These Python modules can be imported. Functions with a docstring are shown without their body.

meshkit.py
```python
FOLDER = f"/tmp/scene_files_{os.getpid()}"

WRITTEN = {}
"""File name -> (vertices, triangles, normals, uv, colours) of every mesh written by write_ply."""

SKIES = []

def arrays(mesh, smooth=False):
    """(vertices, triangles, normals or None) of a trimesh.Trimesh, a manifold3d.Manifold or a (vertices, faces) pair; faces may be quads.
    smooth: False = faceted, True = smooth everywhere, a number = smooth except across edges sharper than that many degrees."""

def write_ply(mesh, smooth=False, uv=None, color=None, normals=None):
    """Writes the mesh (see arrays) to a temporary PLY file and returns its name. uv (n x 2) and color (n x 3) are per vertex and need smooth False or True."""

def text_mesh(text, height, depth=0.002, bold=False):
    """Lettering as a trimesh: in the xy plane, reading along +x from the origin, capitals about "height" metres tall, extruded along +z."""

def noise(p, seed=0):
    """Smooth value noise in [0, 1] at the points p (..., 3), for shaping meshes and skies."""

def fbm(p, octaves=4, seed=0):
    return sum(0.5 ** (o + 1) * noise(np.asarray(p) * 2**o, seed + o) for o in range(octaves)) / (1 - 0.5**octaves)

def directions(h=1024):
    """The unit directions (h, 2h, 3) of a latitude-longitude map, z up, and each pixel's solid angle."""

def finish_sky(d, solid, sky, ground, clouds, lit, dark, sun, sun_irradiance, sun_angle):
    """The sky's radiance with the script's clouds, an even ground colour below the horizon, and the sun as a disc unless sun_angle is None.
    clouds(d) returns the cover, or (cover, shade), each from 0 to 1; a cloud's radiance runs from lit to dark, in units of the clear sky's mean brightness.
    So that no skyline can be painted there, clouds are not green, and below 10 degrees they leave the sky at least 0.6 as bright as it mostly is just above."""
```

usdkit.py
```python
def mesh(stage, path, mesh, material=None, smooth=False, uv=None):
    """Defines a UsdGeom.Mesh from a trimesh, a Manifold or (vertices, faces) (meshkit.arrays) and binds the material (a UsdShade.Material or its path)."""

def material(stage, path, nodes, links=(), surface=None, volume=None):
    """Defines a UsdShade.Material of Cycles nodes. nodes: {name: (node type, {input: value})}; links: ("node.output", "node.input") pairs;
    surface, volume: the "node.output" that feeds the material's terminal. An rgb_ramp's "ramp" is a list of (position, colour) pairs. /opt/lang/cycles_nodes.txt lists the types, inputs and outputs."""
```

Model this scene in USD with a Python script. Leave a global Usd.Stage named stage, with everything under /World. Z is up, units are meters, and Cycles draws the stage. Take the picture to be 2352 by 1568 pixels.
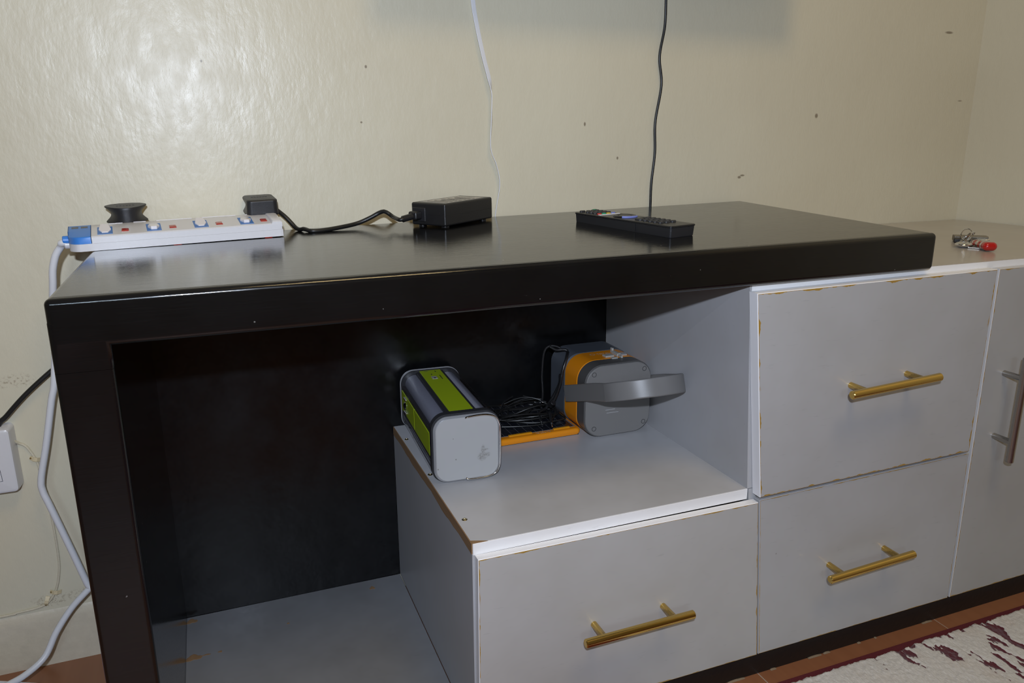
import math, random
import numpy as np
import trimesh
import manifold3d as m3
import shapely.geometry as sg
import usdkit, meshkit
from pxr import Usd, UsdGeom, UsdLux, UsdShade, Gf, Sdf, Vt

random.seed(7)
rng = np.random.default_rng(7)
stage = Usd.Stage.CreateInMemory()
UsdGeom.SetStageUpAxis(stage, 'Z')
UsdGeom.SetStageMetersPerUnit(stage, 1.0)
UsdGeom.Xform.Define(stage, '/World')
UsdGeom.Scope.Define(stage, '/World/Looks')

# ------------------------------------------------------------------ camera, lights, exposure
CAM = np.array([0.13288, -0.71756, 0.73205])
RIGHT = np.array([0.93047, -0.36634, -0.00353]); UP = np.array([0.0985, 0.24090, 0.96554]); FWD = np.array([0.3528, 0.8988, -0.2603])
FWD /= np.linalg.norm(FWD); RIGHT -= FWD * (RIGHT @ FWD); RIGHT /= np.linalg.norm(RIGHT); UP = np.cross(RIGHT, FWD)
EXPOSURE = 0.8
cam = UsdGeom.Camera.Define(stage, '/World/camera')
cam.CreateHorizontalApertureAttr(36.0)
cam.CreateVerticalApertureAttr(24.0)
cam.CreateFocalLengthAttr(36.0 * 1769.432 / 2352)
cam.CreateClippingRangeAttr(Gf.Vec2f(0.02, 50))
cam.CreateExposureAttr(EXPOSURE)


def frame(o, x, y, z):
    m = np.eye(4); m[0, :3] = x; m[1, :3] = y; m[2, :3] = z; m[3, :3] = o
    return Gf.Matrix4d(m.tolist())


UsdGeom.Xformable(cam).AddTransformOp().Set(frame(CAM, RIGHT, UP, -FWD))


def light(kind, path, o, d, power, color, **kw):
    """kind of UsdLux light at o shining along d"""
    l = getattr(UsdLux, kind).Define(stage, path)
    l.CreateIntensityAttr(power); l.CreateColorAttr(Gf.Vec3f(*color))
    for k, v in kw.items():
        getattr(l, f'Create{k}Attr')(v)
    d = np.array(d, float); d /= np.linalg.norm(d)
    x = np.cross([0, 0, 1.0], -d) if abs(d[2]) < .99 else np.array([1.0, 0, 0])
    x /= np.linalg.norm(x); y = np.cross(-d, x)
    UsdGeom.Xformable(l).AddTransformOp().Set(frame(np.array(o, float), x, y, -d))
    return l


# the camera's own flash, above and behind the lens; a warm lamp on the ceiling; daylight from the window behind
FLASH = CAM - FWD * 0.13 + UP * 0.11
light('RectLight', '/World/flash', FLASH, FWD + UP * 0.22, 2400.0, (0.885, 0.985, 1.17), Width=0.035, Height=0.02)
light('DiskLight', '/World/ceiling_lamp', (0.62, -0.95, 2.36), (0, 0, -1), 5.4, (1.0, 0.735, 0.36), Radius=0.36)
light('RectLight', '/World/window_daylight', (-0.35, -2.52, 1.25), (0.12, 1, -0.1), 9.0, (0.72, 0.86, 1.0), Width=0.40, Height=0.34)

# ------------------------------------------------------------------ naming, labels
used = {}


def number(parent, name):
    k = (parent, name)
    used[k] = used.get(k, -1) + 1
    return f'{parent}/{name}' + (f'_{used[k]:03d}' if used[k] else '')


def say(prim, label=None, category=None, group=None, kind=None):
    for k, v in (('label', label), ('category', category), ('group', group), ('kind', kind)):
        if v:
            prim.SetCustomDataByKey(k, v)


def thing(name, label, category, o=(0, 0, 0), rz=0.0, M=None, group=None, kind=None):
    p = number('/World', name)
    x = UsdGeom.Xform.Define(stage, p)
    if M is not None:
        x.AddTransformOp().Set(M)
    else:
        x.AddTranslateOp().Set(Gf.Vec3d(*map(float, o)))
        if rz:
            x.AddRotateZOp().Set(math.degrees(rz))
    say(x.GetPrim(), label, category, group, kind)
    return p


def put(parent, name, mesh, mat, smooth=35, label=None, kind=None, uv=None):
    p = number(parent, name)
    pr = usdkit.mesh(stage, p, mesh, MAT[mat], smooth=smooth, uv=uv).GetPrim()
    say(pr, label, kind=kind)
    return p


def solo(name, mesh, mat, label, category, smooth=35, group=None, kind=None):
    p = number('/World', name)
    pr = usdkit.mesh(stage, p, mesh, MAT[mat], smooth=smooth).GetPrim()
    say(pr, label, category, group, kind)
    return p


# ------------------------------------------------------------------ mesh helpers
def hull(pts):
    return trimesh.convex.convex_hull(np.asarray(pts, float))


_sph = trimesh.creation.icosphere(2).vertices


def ball_hull(corners, r):
    """rounded solid: the hull of balls of radius r standing inside the given corners (already inset)"""
    return hull(np.vstack([np.asarray(c) + _sph * r for c in corners]))


def rbox(x0, x1, y0, y1, z0, z1, r=0.001):
    return ball_hull([(x, y, z) for x in (x0 + r, x1 - r) for y in (y0 + r, y1 - r) for z in (z0 + r, z1 - r)], r)


def cbox(x0, x1, y0, y1, z0, z1, c=0.0006):
    """box with small chamfers"""
    P = []
    for sx, x in ((1, x0), (-1, x1)):
        for sy, y in ((1, y0), (-1, y1)):
            for sz, z in ((1, z0), (-1, z1)):
                P += [(x, y + sy * c, z + sz * c), (x + sx * c, y, z + sz * c), (x + sx * c, y + sy * c, z)]
    return hull(P)


def quad_board(q, y0, y1, c=0.0007):
    """board whose face is the quad q (four (x, z) corners), from y0 (front) to y1, with chamfered edges"""
    poly = sg.Polygon(q)
    ins = np.array(poly.buffer(-c, join_style=2).exterior.coords)[:-1]
    out = np.array(poly.exterior.coords)[:-1]
    P = [(x, y0, z) for x, z in ins] + [(x, y0 + c, z) for x, z in out] + [(x, y1 - c, z) for x, z in out] + [(x, y1, z) for x, z in ins]
    return hull(P)


def rrect(w, h, r, n=8):
    """rounded rectangle outline, centre at 0"""
    pts = []
    for cx, cy, a0 in ((w / 2 - r, h / 2 - r, 0), (-w / 2 + r, h / 2 - r, 90), (-w / 2 + r, -h / 2 + r, 180), (w / 2 - r, -h / 2 + r, 270)):
        for k in range(n + 1):
            a = math.radians(a0 + 90 * k / n)
            pts.append((cx + r * math.cos(a), cy + r * math.sin(a)))
    return np.array(pts)


def loft(rings, cap=True):
    """closed rings (lists of n 3D points) joined in order"""
    R = [np.asarray(r, float) for r in rings]
    n = len(R[0]); V = np.vstack(R); F = []
    for i in range(len(R) - 1):
        for k in range(n):
            a, b = i * n + k, i * n + (k + 1) % n
            F += [(a, b, b + n), (a, b + n, a + n)]
    if cap:
        c0, c1 = len(V), len(V) + 1
        V = np.vstack([V, R[0].mean(0), R[-1].mean(0)])
        e = (len(R) - 1) * n
        for k in range(n):
            F += [(c0, (k + 1) % n, k), (c1, e + k, e + (k + 1) % n)]
    m = trimesh.Trimesh(V, F, process=False)
    if cap and m.volume < 0:
        m.invert()
    return m


def rr_extrude(w, h, r, y0, y1, bev=0.001, cx=0.0, cz=0.0, n=8):
    """rounded-rectangle bar along y with bevelled ends"""
    out = rrect(w, h, r, n); inn = rrect(w - 2 * bev, h - 2 * bev, max(r - bev, 1e-4), n)
    R = []
    for p, y in ((inn, y0), (out, y0 + bev), (out, y1 - bev), (inn, y1)):
        R.append(np.c_[p[:, 0] + cx, np.full(len(p), y), p[:, 1] + cz])
    return loft(R)


def spline(pts, step=0.004):
    """Catmull-Rom through the points"""
    P = np.asarray(pts, float)
    P = np.vstack([2 * P[0] - P[1], P, 2 * P[-1] - P[-2]])
    out = []
    for i in range(1, len(P) - 2):
        a, b, c, d = P[i - 1:i + 3]
        n = max(2, int(np.linalg.norm(c - b) / step))
        for t in np.arange(n) / n:
            out.append(0.5 * ((2 * b) + (c - a) * t + (2 * a - 5 * b + 4 * c - d) * t * t + (3 * b - a - 3 * c + d) * t ** 3))
    out.append(P[-2])
    return np.array(out)


def sweep(path, section, up=None):
    """section: (n, 2) outline swept along path; up keeps its second axis near one direction"""
    P = np.asarray(path, float)
    T = np.gradient(P, axis=0); T /= np.linalg.norm(T, axis=1, keepdims=True)
    N = np.zeros_like(P)
    ref = np.array([0, 0, 1.0]) if abs(T[0][2]) < .9 else np.array([0, 1.0, 0])
    cur = np.cross(T[0], ref); cur /= np.linalg.norm(cur)
    for i in range(len(P)):
        if up is not None:
            cur = np.cross(np.asarray(up[i] if np.ndim(up) == 2 else up, float), T[i])
        cur = cur - T[i] * (cur @ T[i]); cur /= np.linalg.norm(cur)
        N[i] = cur
    B = np.cross(T, N)
    S = np.asarray(section, float)
    rings = [P[i] + S[:, :1] * N[i] + S[:, 1:2] * B[i] for i in range(len(P))]
    return loft(rings)


def tube(pts, r, n=10, step=0.004):
    a = np.linspace(0, 2 * np.pi, n, endpoint=False)
    return sweep(spline(pts, step), np.c_[np.cos(a), np.sin(a)] * r)


def rod(a, b, r, bev=0.0006, n=24):
    a, b = np.array(a, float), np.array(b, float)
    d = (b - a) / np.linalg.norm(b - a)
    u = np.cross(d, [0, 0, 1.0] if abs(d[2]) < .9 else [1.0, 0, 0]); u /= np.linalg.norm(u); v = np.cross(d, u)
    t = np.linspace(0, 2 * np.pi, n, endpoint=False)
    c = np.cos(t)[:, None] * u + np.sin(t)[:, None] * v
    return loft([a + c * (r - bev), a + d * bev + c * r, b - d * bev + c * r, b + c * (r - bev)])


def lathe(profile, n=32):
    """profile: (r, z) from bottom to top, turned around z"""
    t = np.linspace(0, 2 * np.pi, n, endpoint=False)
    return loft([np.c_[max(r, 1e-5) * np.cos(t), max(r, 1e-5) * np.sin(t), np.full(n, z)] for r, z in profile])


def moved(m, o=(0, 0, 0), rz=0.0, rx=0.0, ry=0.0):
    m = m.copy()
    for ang, ax in ((rx, (1, 0, 0)), (ry, (0, 1, 0)), (rz, (0, 0, 1))):
        if ang:
            m.apply_transform(trimesh.transformations.rotation_matrix(ang, ax))
    m.apply_translation(o)
    return m


def join(*ms):
    return trimesh.util.concatenate([m for m in ms])


# ------------------------------------------------------------------ materials
MAT = {}


class G:
    """a small builder of Cycles node graphs"""

    def __init__(self):
        self.n, self.l, self.k = {}, [], 0

    def add(self, kind, **kw):
        self.k += 1
        name = f'n{self.k}'
        vals = {}
        for a, b in kw.items():
            if isinstance(b, str) and b.startswith('@'):
                self.l.append((b[1:], f'{name}.{a}'))
            else:
                vals[a] = b
        self.n[name] = (kind, vals)
        return name

    def math(self, op, a, b=0.0, c=0.0):
        kw = {'math_type': op}
        for i, v in enumerate((a, b, c)):
            kw[f'value{i + 1}'] = v
        return '@' + self.add('math', **kw) + '.value'

    def pos(self, scale=(1, 1, 1), obj=False):
        p = '@' + self.add('texture_coordinate') + '.object' if obj else '@' + self.add('geometry') + '.position'
        return '@' + self.add('mapping', mapping_type='point', vector=p, scale=scale) + '.vector'

    def noise(self, vec, scale, detail=2.0, rough=0.5):
        return '@' + self.add('noise_texture', vector=vec, scale=scale, detail=detail, roughness=rough) + '.fac'

    def ramp(self, fac, stops):
        return '@' + self.add('rgb_ramp', fac=fac, ramp=stops) + '.color'

    def rng(self, v, a, b, c=0.0, d=1.0):
        return '@' + self.add('map_range', value=v, from_min=a, from_max=b, to_min=c, to_max=d, clamp=True) + '.result'

    def mix(self, fac, a, b, kind='mix'):
        return '@' + self.add('mix_color', blend_type=kind, fac=fac, a=a, b=b) + '.result'

    def bump(self, h, dist, strength=1.0, normal=None):
        kw = dict(height=h, distance=dist, strength=strength)
        if normal:
            kw['normal'] = normal
        return '@' + self.add('bump', **kw) + '.normal'

    def spots(self, vec, items):
        """mask of soft ellipsoids: items of (centre, radii)"""
        acc = None
        for c, r in items:
            d = '@' + self.add('vector_math', math_type='subtract', vector1=vec, vector2=c) + '.vector'
            d = '@' + self.add('vector_math', math_type='divide', vector1=d, vector2=r) + '.vector'
            l = '@' + self.add('vector_math', math_type='length', vector1=d) + '.value'
            s = self.rng(l, 1.0, 0.5)
            acc = s if acc is None else self.math('maximum', acc, s)
        return acc

    def out(self, name, **principled):
        p = self.add('principled_bsdf', **principled)
        MAT[name] = usdkit.material(stage, f'/World/Looks/{name}', self.n, self.l, surface=f'{p}.BSDF')

    def close(self, name, surf):
        MAT[name] = usdkit.material(stage, f'/World/Looks/{name}', self.n, self.l, surface=surf)


def plain(name, color, rough=0.5, grain=0.0, bump=0.0, scale=400.0, **kw):
    """flat colour with a faint mottling and fine relief"""
    g = G(); v = g.pos()
    n = g.noise(v, scale, 3.0)
    c = color
    if grain:
        c = g.mix(g.rng(n, 0.3, 0.7), tuple(x * (1 - grain) for x in color), tuple(min(1, x * (1 + grain)) for x in color))
    if bump:
        kw['normal'] = g.bump(n, bump)
    g.out(name, base_color=c, roughness=rough, **kw)


# wall paint: cream, glossy, rolled and brushed, with small marks
def wall_paint(name, marks=()):
    g = G(); v = g.pos()
    fine = g.noise(g.pos((1, 1, 0.45)), 230, 3, 0.6)
    broad = g.noise(g.pos((1, 1, 0.55)), 60, 2, 0.5)
    patch = g.noise(v, 3.2, 3, 0.55)
    col = g.mix(g.rng(patch, 0.3, 0.7), (0.60, 0.555, 0.425), (0.64, 0.60, 0.465))
    if marks:
        m = g.spots(v, marks)
        col = g.mix(g.math('multiply', m, 0.8), col, (0.17, 0.13, 0.085))
        scuff = g.spots(v, [((-0.128, 0.412, 0.4205), (0.034, 0.02, 0.008)), ((-0.118, 0.412, 0.423), (0.022, 0.02, 0.011)), ((-0.075, 0.41, 0.10), (0.045, 0.03, 0.010)), ((-0.125, 0.41, 0.098), (0.03, 0.03, 0.012))])
        scuff = g.math('multiply', scuff, g.rng(g.noise(v, 260, 3, 0.6), 0.5, 0.66))
        col = g.mix(g.math('multiply', scuff, 0.55), col, (0.22, 0.16, 0.10))
    h = g.math('add', g.math('multiply', fine, 0.45), g.math('multiply', broad, 1.0))
    g.out(name, base_color=col, roughness=g.rng(broad, 0.3, 0.7, 0.30, 0.40), specular_ior_level=0.36, normal=g.bump(h, 0.0010, 0.6))


wall_paint('wall_paint', [((0.3593, 0.412, 0.8228), (0.0022, 0.02, 0.0028)), ((0.1461, 0.412, 0.8242), (0.0016, 0.02, 0.0022)), ((0.3491, 0.412, 0.7483), (0.002, 0.02, 0.0018)),
                          ((0.7006, 0.412, 0.7462), (0.0022, 0.02, 0.004)), ((0.7607, 0.412, 0.6934), (0.0022, 0.02, 0.003)), ((1.1593, 0.412, 0.7608), (0.0042, 0.02, 0.005)),
                          ((1.0025, 0.412, 0.6575), (0.0045, 0.02, 0.0028)), ((1.0085, 0.412, 0.6605), (0.006, 0.02, 0.002)), ((1.453, 0.412, 0.9108), (0.012, 0.03, 0.0028)), ((1.505, 0.395, 0.79), (0.009, 0.03, 0.0022))])
plain('wall_plain', (0.30, 0.28, 0.23), 0.6)
plain('skirting_paint', (0.61, 0.55, 0.43), 0.35, grain=0.04, bump=0.0006, scale=90)
plain('ceiling_paint', (0.60, 0.58, 0.54), 0.8)

# black gloss paint brushed along x
g = G(); v = g.pos()
streak = g.noise(g.pos((7, 140, 140)), 3.0, 4, 0.65)
speck = '@' + g.add('voronoi_texture', vector=v, scale=75.0, randomness=1.0) + '.distance'
pick = g.noise(v, 40, 1)
sm = g.math('multiply', g.rng(speck, 0.085, 0.06), g.rng(pick, 0.60, 0.64))
scr = g.noise(g.pos((40, 160, 600)), 1.2, 3, 0.6)
sm = g.math('maximum', sm, g.math('multiply', g.rng(scr, 0.765, 0.80), 0.5))
cl = g.noise(v, 9, 3, 0.6)
col = g.mix(g.rng(cl, 0.35, 0.75), (0.0028, 0.0028, 0.0030), (0.0050, 0.0051, 0.0056))
col = g.mix(g.math('multiply', sm, 0.75), col, (0.30, 0.29, 0.27))
g.out('black_paint', base_color=col, roughness=g.rng(streak, 0.25, 0.75, 0.09, 0.17), ior=1.6, normal=g.bump(g.math('add', streak, g.math('multiply', cl, 3.0)), 0.00018, 0.4))
# the back panel: the same paint, hand brushed and uneven
g = G(); v = g.pos()
cl = g.noise(v, 14, 4, 0.6); fine = g.noise(g.pos((160, 160, 14)), 1.6, 3, 0.6)
col = g.mix(g.rng(cl, 0.3, 0.75), (0.0025, 0.0027, 0.0031), (0.0055, 0.0058, 0.0066))
g.out('black_panel', base_color=col, roughness=g.rng(cl, 0.3, 0.7, 0.20, 0.34), specular_ior_level=0.4, normal=g.bump(g.math('add', g.math('multiply', fine, 0.10), g.math('multiply', cl, 4.0)), 0.0007, 0.5))
plain('plinth_paint', (0.010, 0.009, 0.009), 0.42, bump=0.0004, scale=120)


# white laminate; worn boards show ochre where the edge has chipped (st holds the place on the board)
def laminate(name, color=(0.42, 0.42, 0.435), wear=None, rough=0.34, dirt=0.10, band=0.80):
    g = G(); v = g.pos()
    n = g.noise(v, 7, 4, 0.6)
    speck = '@' + g.add('voronoi_texture', vector=v, scale=26.0, randomness=1.0) + '.distance'
    sp = g.math('multiply', g.rng(speck, 0.032, 0.022), g.rng(g.noise(v, 14, 1), 0.56, 0.6))
    col = g.mix(g.rng(n, 0.35, 0.8), color, tuple(c * (1 - dirt) for c in (color[0], color[1] * 0.985, color[2] * 0.95)))
    fib = g.noise(g.pos((30, 260, 160)), 1.5, 3, 0.6)
    col = g.mix(g.math('multiply', g.rng(fib, 0.64, 0.78), 0.22), col, tuple(c * 0.55 for c in color))
    col = g.mix(g.math('multiply', sp, 0.7), col, (0.10, 0.08, 0.06))
    if wear:
        w, h, amount = wear
        st = '@' + g.add('attribute', attribute='st') + '.vector'
        s = g.add('separate_xyz', vector=st)
        u, t = f'@{s}.x', f'@{s}.y'
        du = g.math('multiply', g.math('minimum', u, g.math('subtract', 1.0, u)), w)
        dt = g.math('multiply', g.math('minimum', t, g.math('subtract', 1.0, t)), h)
        d = g.math('minimum', du, dt)
        nn = g.noise(v, 38, 3, 0.6)
        lim = g.math('add', g.math('multiply', g.rng(nn, 0.47, 0.75, 0.0, 1.0), amount), 0.00045)
        edge = g.math('multiply', g.math('less_than', d, lim), g.rng(g.noise(v, 21, 2), 0.36, 0.42))
        col = g.mix(edge, col, (0.36, 0.215, 0.045))
        col = g.mix(g.math('less_than', u, -0.3), col, (band, band, band * 1.02))
    g.out(name, base_color=col, roughness=rough, specular_ior_level=0.5, normal=g.bump(fib, 0.00012, 0.4))


laminate('laminate')
laminate('laminate_shelf', (0.51, 0.51, 0.525), rough=0.30, dirt=0.18)
laminate('edge_tape', (0.82, 0.82, 0.84), rough=0.3, dirt=0.05)
laminate('top_laminate', (0.47, 0.44, 0.41), rough=0.22)
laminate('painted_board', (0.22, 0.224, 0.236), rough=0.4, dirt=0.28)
g = G(); v = g.pos((20, 4, 60))
g.out('raw_fibreboard', base_color=g.mix(g.noise(v, 6, 4, 0.6), (0.20, 0.115, 0.055), (0.33, 0.20, 0.10)), roughness=0.75)

# floor planks: red-brown wood print, grain along y
for k, (a, b) in enumerate([((0.20, 0.078, 0.036), (0.31, 0.135, 0.066)), ((0.215, 0.086, 0.040), (0.33, 0.146, 0.072))]):
    g = G(); v = g.pos((60, 3.5, 60))
    n = g.noise(v, 1.0, 5, 0.6); n2 = g.noise(g.pos((9, 1.2, 9)), 1.0, 3, 0.5)
    g.out(f'plank_{k}', base_color=g.mix(n, g.mix(n2, a, tuple(x * 1.15 for x in a)), b), roughness=0.38, normal=g.bump(n, 0.0002, 0.3))

# metals and plastics
g = G(); n = g.noise(g.pos((6, 300, 300)), 1.0, 3)
g.out('brass', base_color=(0.72, 0.50, 0.15), metallic=1.0, roughness=g.rng(n, 0.3, 0.7, 0.16, 0.24))
plain('satin_steel', (0.46, 0.44, 0.41), 0.3, metallic=1.0)
plain('dull_steel', (0.20, 0.175, 0.135), 0.38, metallic=0.7)
plain('chrome', (0.75, 0.75, 0.76), 0.10, metallic=1.0)
plain('screw_metal', (0.55, 0.47, 0.28), 0.3, metallic=1.0)
plain('white_plastic', (0.66, 0.66, 0.685), 0.28, grain=0.01)
plain('white_cord', (0.70, 0.71, 0.74), 0.35)
plain('cream_cord', (0.60, 0.55, 0.42), 0.5, grain=0.05)
plain('clip_plastic', (0.66, 0.56, 0.36), 0.5, grain=0.08)
plain('blue_plastic', (0.045, 0.22, 0.66), 0.35)
plain('blue_patch', (0.04, 0.17, 0.50), 0.4)
plain('switch_white', (0.74, 0.72, 0.745), 0.25)
g = G(); g.out('neon_lens', base_color=(0.36, 0.025, 0.012), roughness=0.22, coat_weight=0.4)
g = G(); g.out('neon_lit', base_color=(0.5, 0.02, 0.01), roughness=0.3, emission_color=(1, 0.03, 0.01), emission_strength=0.12)
plain('black_plastic', (0.012, 0.012, 0.013), 0.34, bump=0.00015, scale=1500)
plain('black_satin', (0.016, 0.016, 0.018), 0.42, bump=0.00012, scale=1800)
plain('black_cord', (0.009, 0.009, 0.009), 0.42)
plain('rubber_black', (0.014, 0.014, 0.015), 0.30)
plain('button_rubber', (0.030, 0.030, 0.032), 0.45)
plain('adapter_label', (0.36, 0.34, 0.32), 0.22, grain=0.35, scale=260)
plain('silver_plastic', (0.42, 0.42, 0.42), 0.4)
plain('silver_rim', (0.62, 0.62, 0.64), 0.22, metallic=0.6)
plain('dark_grey_plastic', (0.035, 0.035, 0.038), 0.36)
plain('lime_plastic', (0.37, 0.49, 0.012), 0.42, grain=0.02)
plain('lamp_core', (0.34, 0.34, 0.40), 0.35)
plain('orange_plastic', (0.78, 0.26, 0.008), 0.30)
plain('orange_dark', (0.62, 0.26, 0.006), 0.32)
plain('grey_plastic', (0.19, 0.184, 0.178), 0.33, grain=0.02, bump=0.00008, scale=2500)
plain('grey_rim', (0.085, 0.082, 0.08), 0.36)
plain('grey_blue', (0.08, 0.09, 0.108), 0.38)
plain('pale_print', (0.42, 0.37, 0.33), 0.5)
plain('pale_grey', (0.40, 0.39, 0.36), 0.4)
g = G(); n = g.noise(g.pos(), 35, 2)
g.out('solar_cell', base_color=g.mix(n, (0.008, 0.009, 0.014), (0.014, 0.015, 0.022)), roughness=0.18, coat_weight=0.5, coat_roughness=0.05)
plain('cell_line', (0.16, 0.16, 0.17), 0.4)
plain('red_enamel', (0.42, 0.012, 0.010), 0.14, coat_weight=0.6)
plain('green_rubber', (0.02, 0.30, 0.14), 0.5)
plain('red_rubber', (0.48, 0.03, 0.025), 0.5)
plain('yellow_rubber', (0.55, 0.38, 0.03), 0.5)
plain('blue_rubber', (0.18, 0.22, 0.55), 0.45)
g = G(); v = g.pos(obj=True)
sm = g.spots(v, [((0.0655, 0, 0.0325), (0.0075, 0.01, 0.0070)), ((0.0668, 0, 0.0405), (0.0036, 0.01, 0.0100)), ((0.0720, 0, 0.0345), (0.0055, 0.01, 0.0042)), ((0.0700, 0, 0.0420), (0.0060, 0.01, 0.0016))])
nn = g.noise(v, 420, 4, 0.65)
sm = g.math('multiply', sm, g.rng(nn, 0.42, 0.62, 0.25, 1.0))
dot = g.spots(v, [((0.0300, 0, 0.0330), (0.0010, 0.01, 0.0012)), ((0.0270, 0, 0.062), (0.0007, 0.01, 0.0008)), ((0.0060, 0, 0.0225), (0.0010, 0.01, 0.0012))])
g.out('end_plate', base_color=g.mix(g.math('maximum', g.math('multiply', sm, 0.62), g.math('multiply', dot, 0.8)), (0.40, 0.40, 0.40), (0.13, 0.12, 0.095)), roughness=0.42)
plain('joint', (0.42, 0.38, 0.34), 0.5)
plain('flake', (0.22, 0.165, 0.11), 0.7)
plain('curtain_dark', (0.02, 0.02, 0.02), 0.5)
g = G()  # clear covers: see-through with a surface gloss
t = g.add('transparent_bsdf', color=(0.95, 0.955, 0.97)); gl = g.add('glossy_bsdf', color=(1, 1, 1), roughness=0.06)
fr = g.add('fresnel', IOR=1.5)
geo = g.add('geometry')
kf = g.math('multiply', f'@{fr}.fac', g.math('subtract', 1.0, f'@{geo}.backfacing'))
mx = g.add('mix_closure', fac=kf, closure1=f'@{t}.BSDF', closure2=f'@{gl}.BSDF')
g.close('clear_plastic', f'{mx}.closure')
g = G()
t = g.add('transparent_bsdf', color=(0.95, 0.97, 0.98)); gl = g.add('glossy_bsdf', color=(1, 1, 1), roughness=0.02)
fr = g.add('fresnel', IOR=1.45)
geo = g.add('geometry')
kf = g.math('multiply', f'@{fr}.fac', g.math('subtract', 1.0, f'@{geo}.backfacing'))
mx = g.add('mix_closure', fac=kf, closure1=f'@{t}.BSDF', closure2=f'@{gl}.BSDF')
g.close('window_glass', f'{mx}.closure')

# rug: the pile is cream with maroon showing through (mask on the mesh)
g = G()
mk = '@' + g.add('attribute', attribute='weave') + '.fac'
n = g.noise(g.pos((1, 0.45, 1)), 420, 3, 0.6); n2 = g.noise(g.pos(), 18, 3)
col = g.mix(n, (0.44, 0.43, 0.41), (0.74, 0.725, 0.70))
col = g.mix(g.math('multiply', g.rng(n2, 0.55, 0.75), 0.35), col, (0.50, 0.40, 0.32))
col = g.mix(g.rng(mk, 0.45, 0.55), col, (0.085, 0.006, 0.014))
g.out('rug_pile', base_color=col, roughness=0.9, sheen_weight=0.25, normal=g.bump(n, 0.002, 0.8))
plain('rug_border', (0.10, 0.008, 0.016), 0.85, grain=0.25, bump=0.0008, scale=900)

# ------------------------------------------------------------------ the room
YW = 0.412          # face of the back wall


def structure(name, mesh, mat, smooth=35, label=None):
    p = number('/World', name)
    pr = usdkit.mesh(stage, p, mesh, MAT[mat], smooth=smooth).GetPrim()
    say(pr, label, kind='structure')
    return p


def outline_wall(pts, z0, z1, thick):
    """vertical wall whose face follows the (x, y) outline; thick goes outward (to the left of the direction of travel)"""
    P = np.array(pts, float)
    d = np.gradient(P, axis=0); d /= np.linalg.norm(d, axis=1, keepdims=True)
    nrm = np.c_[-d[:, 1], d[:, 0]]
    Q = P + nrm * thick
    rings = []
    for (x, y), (u, w) in zip(P, Q):
        rings.append([(x, y, z0), (u, w, z0), (u, w, z1), (x, y, z1)])
    return loft(rings)


structure('wall_back', outline_wall([(-1.3, YW), (1.5405, YW)], 0, 2.4, 0.1), 'wall_paint', label='cream painted back wall behind the black desk')
structure('wall_right', outline_wall([(1.5400, YW), (1.5615, 0.284), (1.60, 0.06), (2.0, -2.4)], 0, 2.4, 0.1), 'wall_paint')
structure('wall_left', cbox(-1.4, -1.3, -2.4, 0.512, 0, 2.4), 'wall_plain')
structure('ceiling', cbox(-1.4, 2.0, -2.5, 0.512, 2.4, 2.5), 'ceiling_paint')
wf = trimesh.util.concatenate([cbox(-1.4, -0.82, -2.5, -2.4, 0, 2.4), cbox(0.12, 2.0, -2.5, -2.4, 0, 2.4), cbox(-0.82, 0.12, -2.5, -2.4, 0, 0.88), cbox(-0.82, 0.12, -2.5, -2.4, 1.62, 2.4)])
structure('wall_front', wf, 'wall_plain')
w1 = thing('window_1', 'white framed window in the wall behind the viewer', None, (-0.35, -2.45, 0.88), kind='structure')
wz = 0.74
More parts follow.
